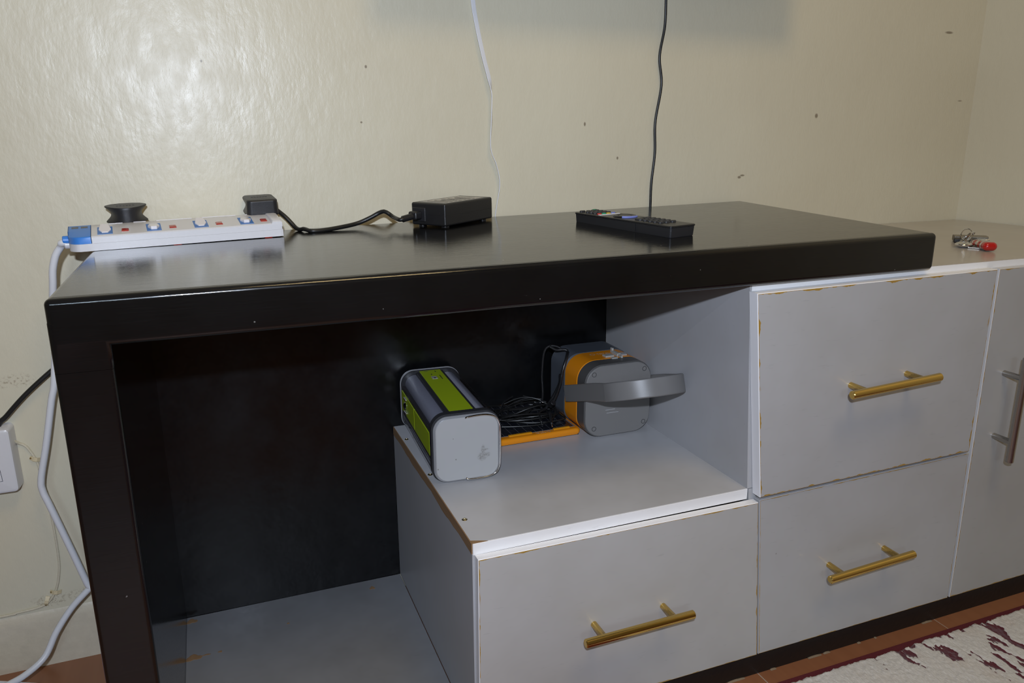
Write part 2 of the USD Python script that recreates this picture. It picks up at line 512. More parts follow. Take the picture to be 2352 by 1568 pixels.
fr_ = m3.Manifold.cube((0.94, 0.05, wz), True) - m3.Manifold.cube((0.86, 0.2, wz - 0.08), True)
put(w1, 'window_frame', moved(trimesh.Trimesh(fr_.to_mesh().vert_properties[:, :3], fr_.to_mesh().tri_verts), (0, 0, wz / 2)), 'white_plastic', False)
put(w1, 'pane', cbox(-0.43, 0.43, -0.003, 0.003, 0.04, wz - 0.04), 'window_glass', False)

floor = number('/World', 'floor')
UsdGeom.Xform.Define(stage, floor)
say(stage.GetPrimAtPath(floor), 'red-brown wood planks of the floor', kind='structure')
xs = [0.790 + 0.3355 * k for k in range(-6, 4)]
k = 0
for i in range(len(xs) - 1):
    off = 0.37 * (i % 3)
    ys = [-2.4] + [y for y in (-1.9 + off, -0.72 + off * 0.5) if y < 0.3] + [0.412]
    for a, b in zip(ys[:-1], ys[1:]):
        if i in (5, 6, 7) and b > 0.3:
            a = min(a, -0.72)
        put(floor, 'plank', cbox(xs[i] + 0.0006, xs[i + 1] - 0.0006, a + 0.0008, b - 0.0008, -0.012, 0.0, 0.0007), f'plank_{k % 2}', False)
        k += 1
for i in range(1, len(xs) - 1):
    put(floor, 'joint_strip', cbox(xs[i] - 0.0006, xs[i] + 0.0006, -2.4, 0.412, -0.012, -0.0006, 0.0001), 'joint', False)
put(floor, 'subfloor', cbox(-1.4, 2.0, -2.5, 0.5, -0.05, -0.0121), 'ceiling_paint', False)

# skirting along the back wall: upright face and a sloping top
sk = [(0.4056, 0.0), (0.4056, 0.070), (0.4085, 0.0755), (YW, 0.0835), (YW, 0.0)]
P = [(x, y, z) for x in (-1.3, -0.004) for y, z in sk]
structure('baseboard_back', hull(P), 'skirting_paint', 30, 'cream painted skirting board left of the desk')

# ------------------------------------------------------------------ the black desk
HL, HR, HBR, HBL = 0.6016, 0.6077, 0.6178, 0.5997     # its top is not quite level


def top_z(x, y):
    s = y / 0.4056
    return (1 - s) * (HL + (HR - HL) * x) + s * (HBL + (HBR - HBL) * x)


desk = thing('desk', 'long black gloss painted wooden desk with thick top and panel leg', 'desk', (0.5, 0.2, 0))
D0 = np.array([0.5, 0.2, 0])


def desk_part(name, m, mat='black_paint', smooth=35, label=None):
    put(desk, name, moved(m, -D0), mat, smooth, label)


r = 0.0065
B = 0.5632
main = ball_hull([(r, 0.004 + r, HL - r), (1 - r, 0.004 + r, HR - r), (1.0037 - r, 0.4056 - r, HBR - r), (r, 0.4056 - r, HBL - r),
                  (r, 0.004 + r, B + r), (1 - r, 0.004 + r, B + r), (1.0037 - r, 0.4056 - r, B + r), (r, 0.4056 - r, B + r)], r)
r = 0.0058
apron = ball_hull([(r, r, HL - r), (1 - r, r, HR - r), (r, 0.0143 - r, HL - 0.004 - r), (1 - r, 0.0143 - r, HR - 0.004 - r),
                   (r, r, 0.5575 + r), (1 - r, r, 0.5606 + r), (r, 0.0143 - r, 0.5575 + r), (1 - r, 0.0143 - r, 0.5606 + r)], r)


def manifold(m):
    return m3.Manifold(m3.Mesh(np.asarray(m.vertices, np.float32), np.asarray(m.faces, np.uint32)))


def tri(mf):
    q = mf.to_mesh()
    return trimesh.Trimesh(q.vert_properties[:, :3], q.tri_verts, process=False)


post = manifold(ball_hull([(x, y, z) for x in (0.004, 0.0459 - 0.004) for y in (0.0042, 0.4016) for z in (0.0042, 0.58)], 0.004))
corner = tri(post.trim_by_plane((0, 0, 1), 0.5374))
desk_part('tabletop', tri(manifold(main) + manifold(apron) + manifold(corner)), smooth=40)
desk_part('leg', tri(post.trim_by_plane((0, 0, -1), -0.53715)), smooth=40)
# back panel, slightly wavy where it was hand painted
nx, nz = 90, 60
U, Z = np.meshgrid(np.linspace(0, 1, nx), np.linspace(0.0325, 0.5632, nz), indexing='ij')
X = 0.0455 + U * (np.clip(0.7449 - (Z - 0.2915) * (0.0049 / 0.2707), 0, 0.7452) - 0.0004 - 0.0455)
Yp = 0.4008 - 0.0016 * meshkit.fbm(np.stack([X * 14, Z * 9, X * 0], -1), 3, 4)
front = np.stack([X, Yp, Z], -1).reshape(-1, 3)
Fq = []
for i in range(nx - 1):
    for j in range(nz - 1):
        a = i * nz + j
        Fq += [(a, a + nz, a + nz + 1), (a, a + nz + 1, a + 1)]
back = front.copy(); back[:, 1] = 0.4050
nv = len(front)
Fb = [(a + nv, c + nv, b + nv) for a, b, c in Fq]
rim = [i * nz for i in range(nx)] + [(nx - 1) * nz + j for j in range(1, nz)] + [i * nz + nz - 1 for i in range(nx - 2, -1, -1)] + [j for j in range(nz - 2, 0, -1)]
Fr = []
for a, b in zip(rim, rim[1:] + rim[:1]):
    Fr += [(b, a, a + nv), (b, a + nv, b + nv)]
panel = trimesh.Trimesh(np.vstack([front, back]), Fq + Fb + Fr, process=False)
desk_part('back_panel', panel, 'black_panel', 60, 'thin black back panel with brushed paint')
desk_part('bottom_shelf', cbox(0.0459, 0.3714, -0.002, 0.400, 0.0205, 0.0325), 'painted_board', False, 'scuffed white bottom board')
for (x, y, rx_, ry_, a) in [(0.0530, 0.388, 0.0075, 0.0055, 0), (0.3205, 0.3755, 0.0042, 0.0042, 0), (0.056, 0.298, 0.0105, 0.0065, 0.2), (0.0725, 0.2985, 0.006, 0.0014, 0.1), (0.0905, 0.2985, 0.0028, 0.0020, 0), (0.186, 0.330, 0.0020, 0.0016, 0)]:
    t = np.linspace(0, 2 * np.pi, 16, endpoint=False)
    rr = 1 + 0.22 * np.sin(3 * t + x * 50) + 0.12 * np.sin(5 * t)
    e = np.c_[rx_ * rr * np.cos(t), ry_ * rr * np.sin(t)]
    ring = [np.c_[x + e[:, 0] * s, y + e[:, 1] * s, np.full(16, z)] for s, z in ((1, 0.0326), (0.97, 0.0328), (0.8, 0.0329))]
    desk_part('paint_chip', loft(ring), 'raw_fibreboard', False)

# ------------------------------------------------------------------ the white cabinets
YF, YC = 0.0030, 0.0150        # drawer faces, carcass


def board_uv(q, m):
    """place on the board's face, 0..1 across and up"""
    (x0, z0), (x1, z1), (x2, z2), (x3, z3) = q            # TL TR BR BL
    V = m.vertices
    zb = np.interp(V[:, 0], [x3, x2], [z3, z2]); zt = np.interp(V[:, 0], [x0, x1], [z0, z1])
    v = (V[:, 2] - zb) / (zt - zb)
    xl = x3 + (x0 - x3) * v; xr = x2 + (x1 - x2) * v
    return np.c_[(V[:, 0] - xl) / (xr - xl), v]


def face_grid(q, y, c=0.0008, n=14):
    """the visible face of a worn board as a fine grid, just inside the chamfer"""
    poly = np.array(q, float)
    u = np.linspace(0, 1, n)
    P, U = [], []
    for a in u:
        for b in u:
            t = poly[0] * (1 - a) * b + poly[1] * a * b + poly[2] * a * (1 - b) + poly[3] * (1 - a) * (1 - b)
            P.append((t[0], y, t[1])); U.append((a, b))
    F = []
    for i in range(n - 1):
        for j in range(n - 1):
            k = i * n + j
            F += [(k, k + n, k + n + 1), (k, k + n + 1, k + 1)]
    return np.array(P), np.array(F), np.array(U)


def worn_front(parent, name, q, y0, y1, mat, o, label=None):
    """board with a gridded front face (for the wear map) and chamfered sides; one mesh"""
    c = 0.0008
    ins = np.array(sg.Polygon(q).buffer(-c, join_style=2).exterior.coords)[:-1]
    qi = [min(ins, key=lambda p: (p[0] - a[0]) ** 2 + (p[1] - a[1]) ** 2) for a in q]
    P, F, U = face_grid(qi, y0)
    body = quad_board(q, y0, y1, c)
    keep = ~((np.abs(body.face_normals[:, 1] + 1) < 1e-4))
    bv, bf = body.vertices, body.faces[keep]
    bu = np.clip(board_uv(q, body), 0.0, 1.0)
    bu[:] = -1.0                                            # the sides carry white edge banding
    V = np.vstack([P, bv]) - o; Fa = np.vstack([F, bf + len(P)]); Ua = np.vstack([U, bu])
    m = trimesh.Trimesh(V, Fa, process=False)
    return put(parent, name, m, mat, False, label, uv=Ua)


def bar_handle(parent, cx, cz, tilt, length, spacing, mat, vertical=False, o=np.zeros(3), label=None, standoff=0.0295, r=0.0054, rp=0.0042, yf=YF):
    d = np.array([math.sin(-tilt), 0, math.cos(tilt)]) if vertical else np.array([math.cos(tilt), 0, math.sin(tilt)])
    c = np.array([cx, yf - standoff, cz]) - o
    parts = [rod(c - d * length / 2, c + d * length / 2, r, 0.0011)]
    for s in (-1, 1):
        p = c + d * spacing / 2 * s
        parts.append(rod(p, p + np.array([0, standoff, 0]), rp, 0.0003))
    mf = manifold(parts[0]) + manifold(parts[1]) + manifold(parts[2])
    return put(parent, 'handle', tri(mf), mat, 40, label)


q_ll = [(0.3745, 0.2775), (0.7537, 0.2757), (0.7741, 0.0432), (0.3733, 0.0432)]
q_ur = [(0.7222, 0.5508), (1.1176, 0.5537), (1.1193, 0.2894), (0.7521, 0.2844)]
q_lr = [(0.7555, 0.2785), (1.1254, 0.2842), (1.1300, 0.0443), (0.7758, 0.0438)]
q_dr = [(1.1272, 0.5526), (1.5300, 0.5545), (1.5300, 0.0470), (1.1340, 0.0445)]
laminate('front_low', (0.44, 0.435, 0.43), (0.39, 0.234, 0.0020))
laminate('front_upper', (0.42, 0.42, 0.43), (0.38, 0.267, 0.0042), rough=0.30)
laminate('front_lower', (0.42, 0.42, 0.43), (0.37, 0.235, 0.0012), rough=0.30, band=0.42)
laminate('front_door', (0.40, 0.40, 0.405), (0.40, 0.507, 0.0022), rough=0.30, band=0.55)

low = thing('drawer_cabinet', 'low white one-drawer cabinet whose open top carries the two lanterns', 'cabinet', (0.55, 0.2, 0))
o = np.array([0.55, 0.2, 0])
put(low, 'shelf', moved(cbox(0.3722, 0.7452, YC + 0.0006, 0.4000, 0.2790, 0.2914, 0.0005), -o), 'laminate_shelf', False, 'white top shelf with scuffs')
put(low, 'edge_strip', moved(cbox(0.3728, 0.7445, YC - 0.0003, YC + 0.0005, 0.2768, 0.2912, 0.0003), -o), 'edge_tape', False, 'bright white edge tape along the shelf front')
# raw fibreboard edge along the left side of the shelf
ys = np.linspace(YC + 0.0006, 0.399, 40)
lowz = 0.2772 + 0.0022 * meshkit.noise(np.c_[ys * 60, ys * 0, ys * 0], 3) + 0.001 * np.sin(ys * 40)
ring = [[(0.3712, y, z), (0.3724, y, z), (0.3724, y, 0.2913), (0.3712, y, 0.2913)] for y, z in zip(ys, lowz)]
put(low, 'raw_edge', moved(loft(ring), -o), 'raw_fibreboard', False, 'bare brown fibreboard edge of the shelf')
put(low, 'raw_corner', moved(loft([[(0.3722, YC + 0.0004, z), (0.3905, YC + 0.0004, z), (0.3722, YC + 0.0075, z)] for z in (0.2912, 0.2917)]), -o), 'raw_fibreboard', False)
put(low, 'side_panel', moved(cbox(0.3718, 0.3838, YC, 0.4000, 0.0325, 0.2790), -o), 'laminate', False)
dr = worn_front(low, 'drawer', q_ll, YF, YC - 0.0004, 'front_low', o)
bar_handle(dr, 0.5694, 0.1584, 0.0104, 0.1495, 0.097, 'brass', o=o, label='gold bar handle')
for (x, y, s) in [(0.3816, 0.0718, 1), (0.3775, 0.2076, 1), (0.3782, 0.3403, 0.9)]:
    put(low, 'screw', moved(lathe([(0.0032 * s, 0.2911), (0.0034 * s, 0.2917), (0.0024 * s, 0.2924), (0.0012 * s, 0.29245), (0.0009 * s, 0.2918)], 20), (x - o[0], y - o[1], 0)), 'screw_metal', 30)

tall = thing('drawer_cabinet', 'white two-drawer cabinet with chipped ochre edges under the desk end', 'cabinet', (0.93, 0.2, 0))
o = np.array([0.93, 0.2, 0])
T = 0.0145
P = []
for y, (xt, xb) in ((YC, (0.7231, 0.7439)), (0.4000, (0.7400, 0.7449))):
    for x, z in ((xt, 0.5622), (xb, 0.2915)):
        P += [(x, y, z), (x + T, y, z)]
put(tall, 'side_panel', moved(hull(P), -o), 'laminate', False, 'white side panel beside the open bay')
P = []
for y in (YC, 0.4000):
    for x, z in ((0.7462, 0.2905), (0.7660, 0.0445)):
        P += [(x, y, z), (x + T * 0.8, y, z)]
put(tall, 'lower_side_panel', moved(hull(P), -o), 'laminate', False)
put(tall, 'divider', moved(cbox(1.1176, 1.1306, YC, 0.4000, 0.0445, 0.5490), -o), 'edge_tape', False)
put(tall, 'rail', moved(cbox(0.7620, 1.1174, YC + 0.0005, 0.40, 0.274, 0.288), -o), 'edge_tape', False)
dr = worn_front(tall, 'drawer', q_ur, -0.0012, YC - 0.0004, 'front_upper', o, 'upper drawer with a chipped top edge')
bar_handle(dr, 0.9282, 0.4211, 0.0434, 0.1485, 0.0950, 'brass', o=o, yf=-0.0012, label='gold bar handle')
dr = worn_front(tall, 'drawer', q_lr, YF, YC - 0.0004, 'front_lower', o, 'lower drawer')
bar_handle(dr, 0.9327, 0.1596, 0.0425, 0.1495, 0.099, 'brass', o=o, label='gold bar handle')

door_c = thing('door_cabinet', 'white tall cabinet door with a vertical steel bar handle at the right edge', 'cabinet', (1.33, 0.2, 0))
o = np.array([1.33, 0.2, 0])
put(door_c, 'side_panel', moved(cbox(1.1312, 1.1430, YC, 0.4000, 0.0445, 0.5490), -o), 'edge_tape', False)
put(door_c, 'side_panel', moved(cbox(1.5180, 1.5300, YC, 0.3000, 0.0470, 0.5490), -o), 'laminate', False)
dd = worn_front(door_c, 'door', q_dr, YF, YC - 0.0004, 'front_door', o)
bar_handle(dd, 1.1704, 0.3520, 0.003, 0.1560, 0.0955, 'satin_steel', True, o=o, label='satin steel bar handle')

top = thing('cabinet_top', 'pinkish white laminate top board beyond the right end of the desk', 'worktop', (1.15, 0.2, 0.5494))
o = np.array([1.15, 0.2, 0.5494])
poly = sg.Polygon([(0.7262, YC), (1.556, YC), (1.553, 0.32), (1.537, 0.4108), (1.0075, 0.4108), (1.0075, 0.4), (0.7402, 0.4)])
tm = trimesh.creation.extrude_polygon(poly, 0.0125)
put(top, 'board', moved(tm, -o + np.array([0, 0, 0.5494])), 'top_laminate', False)
put(top, 'edge_strip', moved(cbox(0.7262, 1.556, YC - 0.0007, YC - 0.0001, 0.5496, 0.5614, 0.0002), -o), 'edge_tape', False, 'white edge tape')

pl = thing('plinth', 'black painted kickboard running under the white cabinets along the floor', 'kickboard', (0.97, 0.2, 0))
o = np.array([0.97, 0.2, 0])
put(pl, 'board', moved(cbox(0.3718, 1.556, 0.0155, 0.035, 0, 0.0428), -o), 'plinth_paint', False)
for x, w in ((0.815, 0.005), (0.889, 0.012), (0.911, 0.006), (0.972, 0.003), (1.004, 0.002), (1.108, 0.010), (0.752, 0.014)):
    n = 7
    tt = np.linspace(-1, 1, n)
    hh = 0.0005 + 0.0012 * np.abs(np.cos(tt * 1.5)) * (0.7 + 0.5 * rng.random(n))
    ring = [[(x + w * a, 0.0128, 0.0002), (x + w * a, 0.0156, 0.0002), (x + w * a, 0.0156, 0.0002 + h_), (x + w * a, 0.0145, 0.0002 + h_)] for a, h_ in zip(tt, hh)]
    put(pl, 'paint_flake', moved(loft(ring), -o), 'flake', False)

# ------------------------------------------------------------------ rug
rug = thing('rug', 'cream shaggy rug with maroon streaks and flat dark red edge on the floor', 'rug', (1.2, -0.6, 0))
o = np.array([1.2, -0.6, 0])
put(rug, 'backing', moved(rbox(0.45, 1.57, -1.25, -0.0125, 0.0, 0.0035, 0.0012), -o), 'rug_border', 30, 'flat woven dark red edge')
gx, gy = 420, 150
X, Y = np.meshgrid(np.linspace(0.62, 1.565, gx), np.linspace(-0.34, -0.0235, gy), indexing='ij')
edge = 0.0045 * (meshkit.noise(np.stack([X * 260, X * 0, X * 0], -1), 1) - 0.5) + 0.004 * (meshkit.noise(np.stack([X * 50, X * 0, X * 0], -1), 2) - 0.5)
Y[:, -1] += edge[:, -1]; Y[:, -2] += edge[:, -2] * 0.6
# clusters of maroon streaks that run towards the viewer
cl = meshkit.fbm(np.stack([X * 13 + 3.1, Y * 9, X * 0], -1), 3, 11)
st = meshkit.fbm(np.stack([X * 120, Y * 42 + X * 30, X * 0], -1), 3, 21)
fine_n = meshkit.noise(np.stack([X * 420, Y * 260, X * 0], -1), 5)
weave = np.clip((cl - 0.47) * 12, 0, 1) * np.clip((st - 0.50 - 0.10 * (cl < 0.56)) * 9, 0, 1)
weave = np.clip(weave + (fine_n - 0.5) * 0.8 * (weave > 0.02), 0, 1)
rib = (meshkit.noise(np.stack([X * 300, Y * 300, X * 0], -1), 8) + meshkit.noise(np.stack([X * 620, Y * 420, X * 0], -1), 9)) * 0.5
Zr = 0.0062 + 0.0032 * rib + 0.0012 * meshkit.noise(np.stack([X * 40, Y * 40, X * 0], -1), 6) - 0.0028 * weave
Zr[:, -1] = 0.0036
V = np.stack([X, Y, Zr], -1).reshape(-1, 3)
I = np.arange(gx * gy).reshape(gx, gy)
F = np.vstack([np.stack([I[:-1, :-1], I[1:, :-1], I[1:, 1:]], -1).reshape(-1, 3), np.stack([I[:-1, :-1], I[1:, 1:], I[:-1, 1:]], -1).reshape(-1, 3)])
pm = usdkit.mesh(stage, number(rug, 'pile'), trimesh.Trimesh(V - o, F, process=False), MAT['rug_pile'], smooth=True)
say(pm.GetPrim(), 'cream shaggy pile with maroon streaks', kind='stuff')
UsdGeom.PrimvarsAPI(pm).CreatePrimvar('weave', Sdf.ValueTypeNames.FloatArray, 'vertex').Set(Vt.FloatArray.FromNumpy(weave.reshape(-1).astype(np.float32)))

# ------------------------------------------------------------------ multi-socket extension lead
SO = np.array([-0.0209, 0.3019, 0.5999]); SX = np.array([0.9961, 0.0858, 0.0211]); SX /= np.linalg.norm(SX)
SY = np.array([-0.0858, 0.9961, 0.0]); SY -= SX * (SX @ SY); SY /= np.linalg.norm(SY); SZ = np.cross(SX, SY)
SM = frame(SO, SX, SY, SZ)


def on_strip(a, b, c):
    return SO + a * SX + b * SY + c * SZ


L = 0.2468
strip = thing('extension_socket', 'long white four-way extension socket with blue end cap and blue switch patches on the desk', 'power strip', M=SM)


def top_of(b):           # height of the top face: the switch side slopes up, the socket side falls off behind
    return np.interp(b, [0, 0.002, 0.050, 0.086, 0.088], [0.0160, 0.0172, 0.0254, 0.0215, 0.0195])


def strip_section(a, inset=0.0, hi=None, lo=0.0):
    y0, y1 = inset, 0.088 - inset
    b = np.array([y0, y0, y0 + 0.0015, 0.026, 0.050, 0.070, y1 - 0.002, y1, y1])
    z = np.array([lo, 0.0158, 0.0172, *top_of(np.array([0.026, 0.050, 0.070, 0.086])), 0.0195, lo])
    if hi is not None:
        z = np.minimum(z, hi)
    return np.c_[np.full(9, a), b, z]


# lower tray
put(strip, 'base', loft([strip_section(a, i, 0.0087) for a, i in ((0.0010, 0.018), (0.0022, 0.0115), (0.0050, 0.0065), (0.0085, 0.0025), (0.0130, 0.0), (L - 0.006, 0.0), (L - 0.001, 0.002), (L, 0.005))]), 'white_plastic', 40)
up_ = [strip_section(a, i + 0.0003, None, 0.0088) for a, i in ((0.0258, 0.0), (L - 0.006, 0.0), (L - 0.002, 0.0012), (L - 0.0008, 0.004))]
put(strip, 'cover', loft(up_), 'white_plastic', 30)
lipb = (0.0006, 0.0030, 0.020, 0.035, 0.0495)
put(strip, 'end_wall', loft([[(a, b, top_of(b) - 0.004) for b in lipb] + [(a, b, top_of(b) + dz * k_) for b, k_ in zip(lipb[::-1], (0.25, 0.7, 1.0, 1.0, 0.55))] for a, dz in ((L - 0.0150, 0.0002), (L - 0.0138, 0.0030), (L - 0.0120, 0.0038), (L - 0.0040, 0.0038), (L - 0.0016, 0.0022))]), 'white_plastic', 30, 'raised white lip at the right end')
put(strip, 'end_cap', loft([strip_section(a, i, None, 0.0088) for a, i in ((0.0010, 0.018), (0.0030, 0.011), (0.0075, 0.004), (0.0130, 0.0), (0.0252, 0.0)) ]), 'blue_plastic', 40, 'blue end cap')
for a in (0.0085, 0.0185):
    put(strip, 'cap_window', loft([[(a + u, b, top_of(b) + dz) for u, b in ((-0.0036, 0.0375), (0.0036, 0.0375), (0.0036, 0.0445), (-0.0036, 0.0445))] for dz in (-0.0002, 0.0003)]), 'grey_blue', False)
put(strip, 'cord_grip', rod((-0.0058, 0.030, 0.0115), (0.003, 0.030, 0.0115), 0.0052, 0.0008), 'blue_plastic', 40)
put(strip, 'cord_grip', rod((-0.0045, 0.030, 0.0060), (0.003, 0.030, 0.0060), 0.0048, 0.0008), 'white_plastic', 40)
slope = math.atan2(0.0254 - 0.0172, 0.048)
for k, a in enumerate((0.0407, 0.0944, 0.1486, 0.2030)):
    b, half, depth = 0.0215, 0.0082, 0.0150
    base = [(a - half, b - depth), (a + half, b - depth), (a + half, b + depth), (a - half, b + depth)]
    put(strip, 'switch_patch', loft([[(x, y, top_of(y) + dz) for x, y in base] for dz in (-0.0002, 0.0004)]), 'blue_patch', False)
    # hexagonal rocker, tipped one way or the other
    hexa = [(-0.0032, -0.0110), (0.0032, -0.0110), (0.0066, -0.0020), (0.0046, 0.0110), (-0.0046, 0.0110), (-0.0066, -0.0020)]
    on = k % 2 == 1
    lo_ = [(a + x, b + 0.001 + y, top_of(b + y) + 0.0002) for x, y in hexa]
    tip = lambda y: (0.0030 - 0.13 * y) if on else (0.0034 + 0.16 * y)
    hi_ = [(a + x * 0.92, b + 0.001 + y * 0.92, top_of(b + y * 0.92) + tip(y)) for x, y in hexa]
    md_ = [(a + x, b + 0.001 + y, top_of(b + y) + tip(y) - 0.0007) for x, y in hexa]
    put(strip, 'rocker_switch', loft([lo_, md_, hi_]), 'switch_white', False)
for k, a in enumerate((0.0624, 0.1158, 0.1702, 0.2247)):
    b = 0.0175
    q = [(-0.0040, -0.0048), (0.0040, -0.0048), (0.0040, 0.0048), (-0.0040, 0.0048)]
    put(strip, 'indicator_lamp', loft([[(a + x * s, b + y * s, top_of(b + y * s) + dz) for x, y in q] for dz, s in ((-0.0002, 1), (0.0007, 1), (0.0013, 0.8))]), 'neon_lens', False, 'small red indicator lamp')
for a in (0.118, 0.227):
    put(strip, 'light_slot', cbox(a - 0.0045, a + 0.0045, 0.0030, 0.0060, -0.0008, 0.0004, 0.0002), 'neon_lit', False)
for a in (0.066, 0.120, 0.174, 0.228):          # socket fronts on the far slope
    put(strip, 'socket_face', loft([[(a + x, b, top_of(b) + dz) for x, b in ((-0.021, 0.0515), (0.021, 0.0515), (0.021, 0.084), (-0.021, 0.084))] for dz in (-0.0003, 0.0006)]), 'switch_white', False)


# plugs: a grip-sided one near the cap and a square one at the far end
def plug(label, a, square):
    q = top_of(0.067)
    o = on_strip(a, 0.068, q + 0.0009)
    zt = SZ * 0.99 - SY * 0.09; zt /= np.linalg.norm(zt)
    yt = np.cross(zt, SX)
    p = thing('power_plug', label, 'plug', M=frame(o, SX, yt, zt))
    rings = []
    for z in np.linspace(0, 1, 15):
        if square:
            w, d = 0.0415 - 0.002 * z, 0.046
            pinch = 0.0035 * math.sin(math.pi * min(1, max(0, (z - 0.1) / 0.75)))
            sec = rrect(w, d, 0.007, 5)
            h = 0.0215
            e = min(z, 1 - z) * h
            k = 1 - (0.0016 - math.sqrt(max(0, 0.0016 ** 2 - (0.0016 - min(e, 0.0016)) ** 2))) * 40
            s = np.array(sec)
            s[:, 0] = np.where(s[:, 0] < 0, s[:, 0] + pinch * np.clip(s[:, 1] / 0.01, 0, 1), s[:, 0]) * k
            s[:, 1] *= k
        else:
            h = 0.0205
            pinch = 0.0072 * math.sin(math.pi * z) ** 1.3 if 0 < z < 1 else 0.0
            e = min(z, 1 - z) * h
            k = 1 - max(0, 0.0014 - e) * 30
            u = np.linspace(-1, 1, 21)
            arc_ = np.c_[u * 0.0243, 0.004 - 0.0215 * (1 - np.abs(u) ** 2.2)]
            b_ = np.array([(0.0250, 0.0065), (0.0243, 0.0100), (0.018, 0.0180), (0.008, 0.0215), (-0.008, 0.0215), (-0.018, 0.0180), (-0.0243, 0.0100), (-0.0250, 0.0065)])
            s = np.vstack([arc_, b_])
            s = np.c_[s[:, 0] * (1 - pinch / 0.0243 * np.abs(s[:, 0]) / 0.025) * k, s[:, 1] * k]
        rings.append(np.c_[s, np.full(len(s), z * h)])
    put(p, 'body', loft(rings), 'black_satin', 50)
    # raised lettering bar on the top, moulded
    for i in range(6):
        put(p, 'moulded_mark', cbox(-0.0105 + i * 0.0036, -0.0080 + i * 0.0036, 0.002, 0.006, h - 0.0002, h + 0.00035, 0.0001), 'black_satin', False)
    put(p, 'cord_collar', rod((0.0 if not square else 0.008, 0.021, 0.009), (0.0 if not square else 0.010, 0.033, 0.008), 0.0046, 0.0008), 'black_plastic', 40)
    return p


plug('black plug with pinched finger grips pushed in nearest the blue end cap', 0.0668, False)
plug('square black plug pushed in at the right end of the white extension socket', 0.2300, True)

# leads of the extension socket and plugs
wc = [on_strip(-0.003, 0.030, 0.0085), on_strip(-0.0075, 0.030, 0.0085), (-0.0325, 0.336, 0.6045), (-0.0400, 0.338, 0.5935), (-0.0458, 0.340, 0.5763), (-0.0492, 0.344, 0.5553), (-0.0560, 0.355, 0.52),
      (-0.0617, 0.372, 0.4800), (-0.0700, 0.372, 0.4255), (-0.0763, 0.372, 0.4026), (-0.0905, 0.374, 0.3447), (-0.1035, 0.376, 0.2965), (-0.1040, 0.376, 0.2780), (-0.0983, 0.374, 0.2559), (-0.082, 0.372, 0.1879), (-0.0694, 0.372, 0.1320),
      (-0.0660, 0.372, 0.1300), (-0.0698, 0.372, 0.1262), (-0.0929, 0.370, 0.1042), (-0.1140, 0.362, 0.0771), (-0.1300, 0.350, 0.0500), (-0.1509, 0.335, 0.0395), (-0.1720, 0.320, 0.0385), (-0.215, 0.295, 0.0375), (-0.27, 0.262, 0.036), (-0.33, 0.225, 0.020), (-0.38, 0.20, 0.0048), (-0.50, 0.17, 0.0045)]
solo('mains_lead', tube(wc, 0.0043, 12), 'white_cord', 'thick white power cord hanging from the blue cap down beside the desk leg', 'cord')
bc = [(0.042, 0.386, 0.629), (0.040, 0.398, 0.622), (0.020, 0.404, 0.600), (-0.004, 0.405, 0.566), (-0.032, 0.4055, 0.500), (-0.060, 0.403, 0.4445), (-0.0761, 0.401, 0.4344), (-0.1088, 0.400, 0.4068), (-0.1347, 0.400, 0.3802), (-0.150, 0.400, 0.362), (-0.20, 0.400, 0.27), (-0.27, 0.400, 0.15), (-0.30, 0.395, 0.03), (-0.32, 0.38, 0.004)]
solo('plug_cord', tube(bc, 0.0033, 10), 'black_cord', 'black plug cord slanting down the wall left of the desk leg', 'cord')
c2 = [(0.2165, 0.398, 0.6390), (0.2225, 0.3960, 0.6330), (0.2328, 0.388, 0.6235), (0.2396, 0.384, 0.6155), (0.2452, 0.379, 0.6085), (0.2496, 0.370, 0.6068), (0.2530, 0.362, 0.6085), (0.2565, 0.356, 0.6080), (0.2615, 0.346, 0.6070), (0.2756, 0.347, 0.6070), (0.3007, 0.355, 0.6090), (0.3267, 0.365, 0.6123),
      (0.3452, 0.364, 0.6194), (0.3573, 0.362, 0.6258), (0.364, 0.358, 0.6280), (0.3697, 0.354, 0.6250), (0.3740, 0.349, 0.6212), (0.3769, 0.3193, 0.6196), (0.3839, 0.3209, 0.6208)]
solo('adapter_cord', tube(c2, 0.0029, 10, 0.003), 'black_cord', 'black mains cord running from the square plug across the desk to the adapter', 'cord')

# ------------------------------------------------------------------ laptop power adapter
AO = np.array([0.4341, 0.2953, top_z(0.4341, 0.2953)])
th = 0.6139
AL, AW, AH = 0.1124, 0.0599, 0.0338


def tilted(o, th):
    """frame resting on the sloping desk top"""
    e = 1e-3
    gx_, gy_ = (top_z(o[0] + e, o[1]) - top_z(o[0], o[1])) / e, (top_z(o[0], o[1] + e) - top_z(o[0], o[1])) / e
    z = np.array([-gx_, -gy_, 1.0]); z /= np.linalg.norm(z)
    x = np.array([math.cos(th), math.sin(th), 0.0]); x -= z * (x @ z); x /= np.linalg.norm(x)
    return frame(np.asarray(o) + z * 0.0004, x, np.cross(z, x), z)


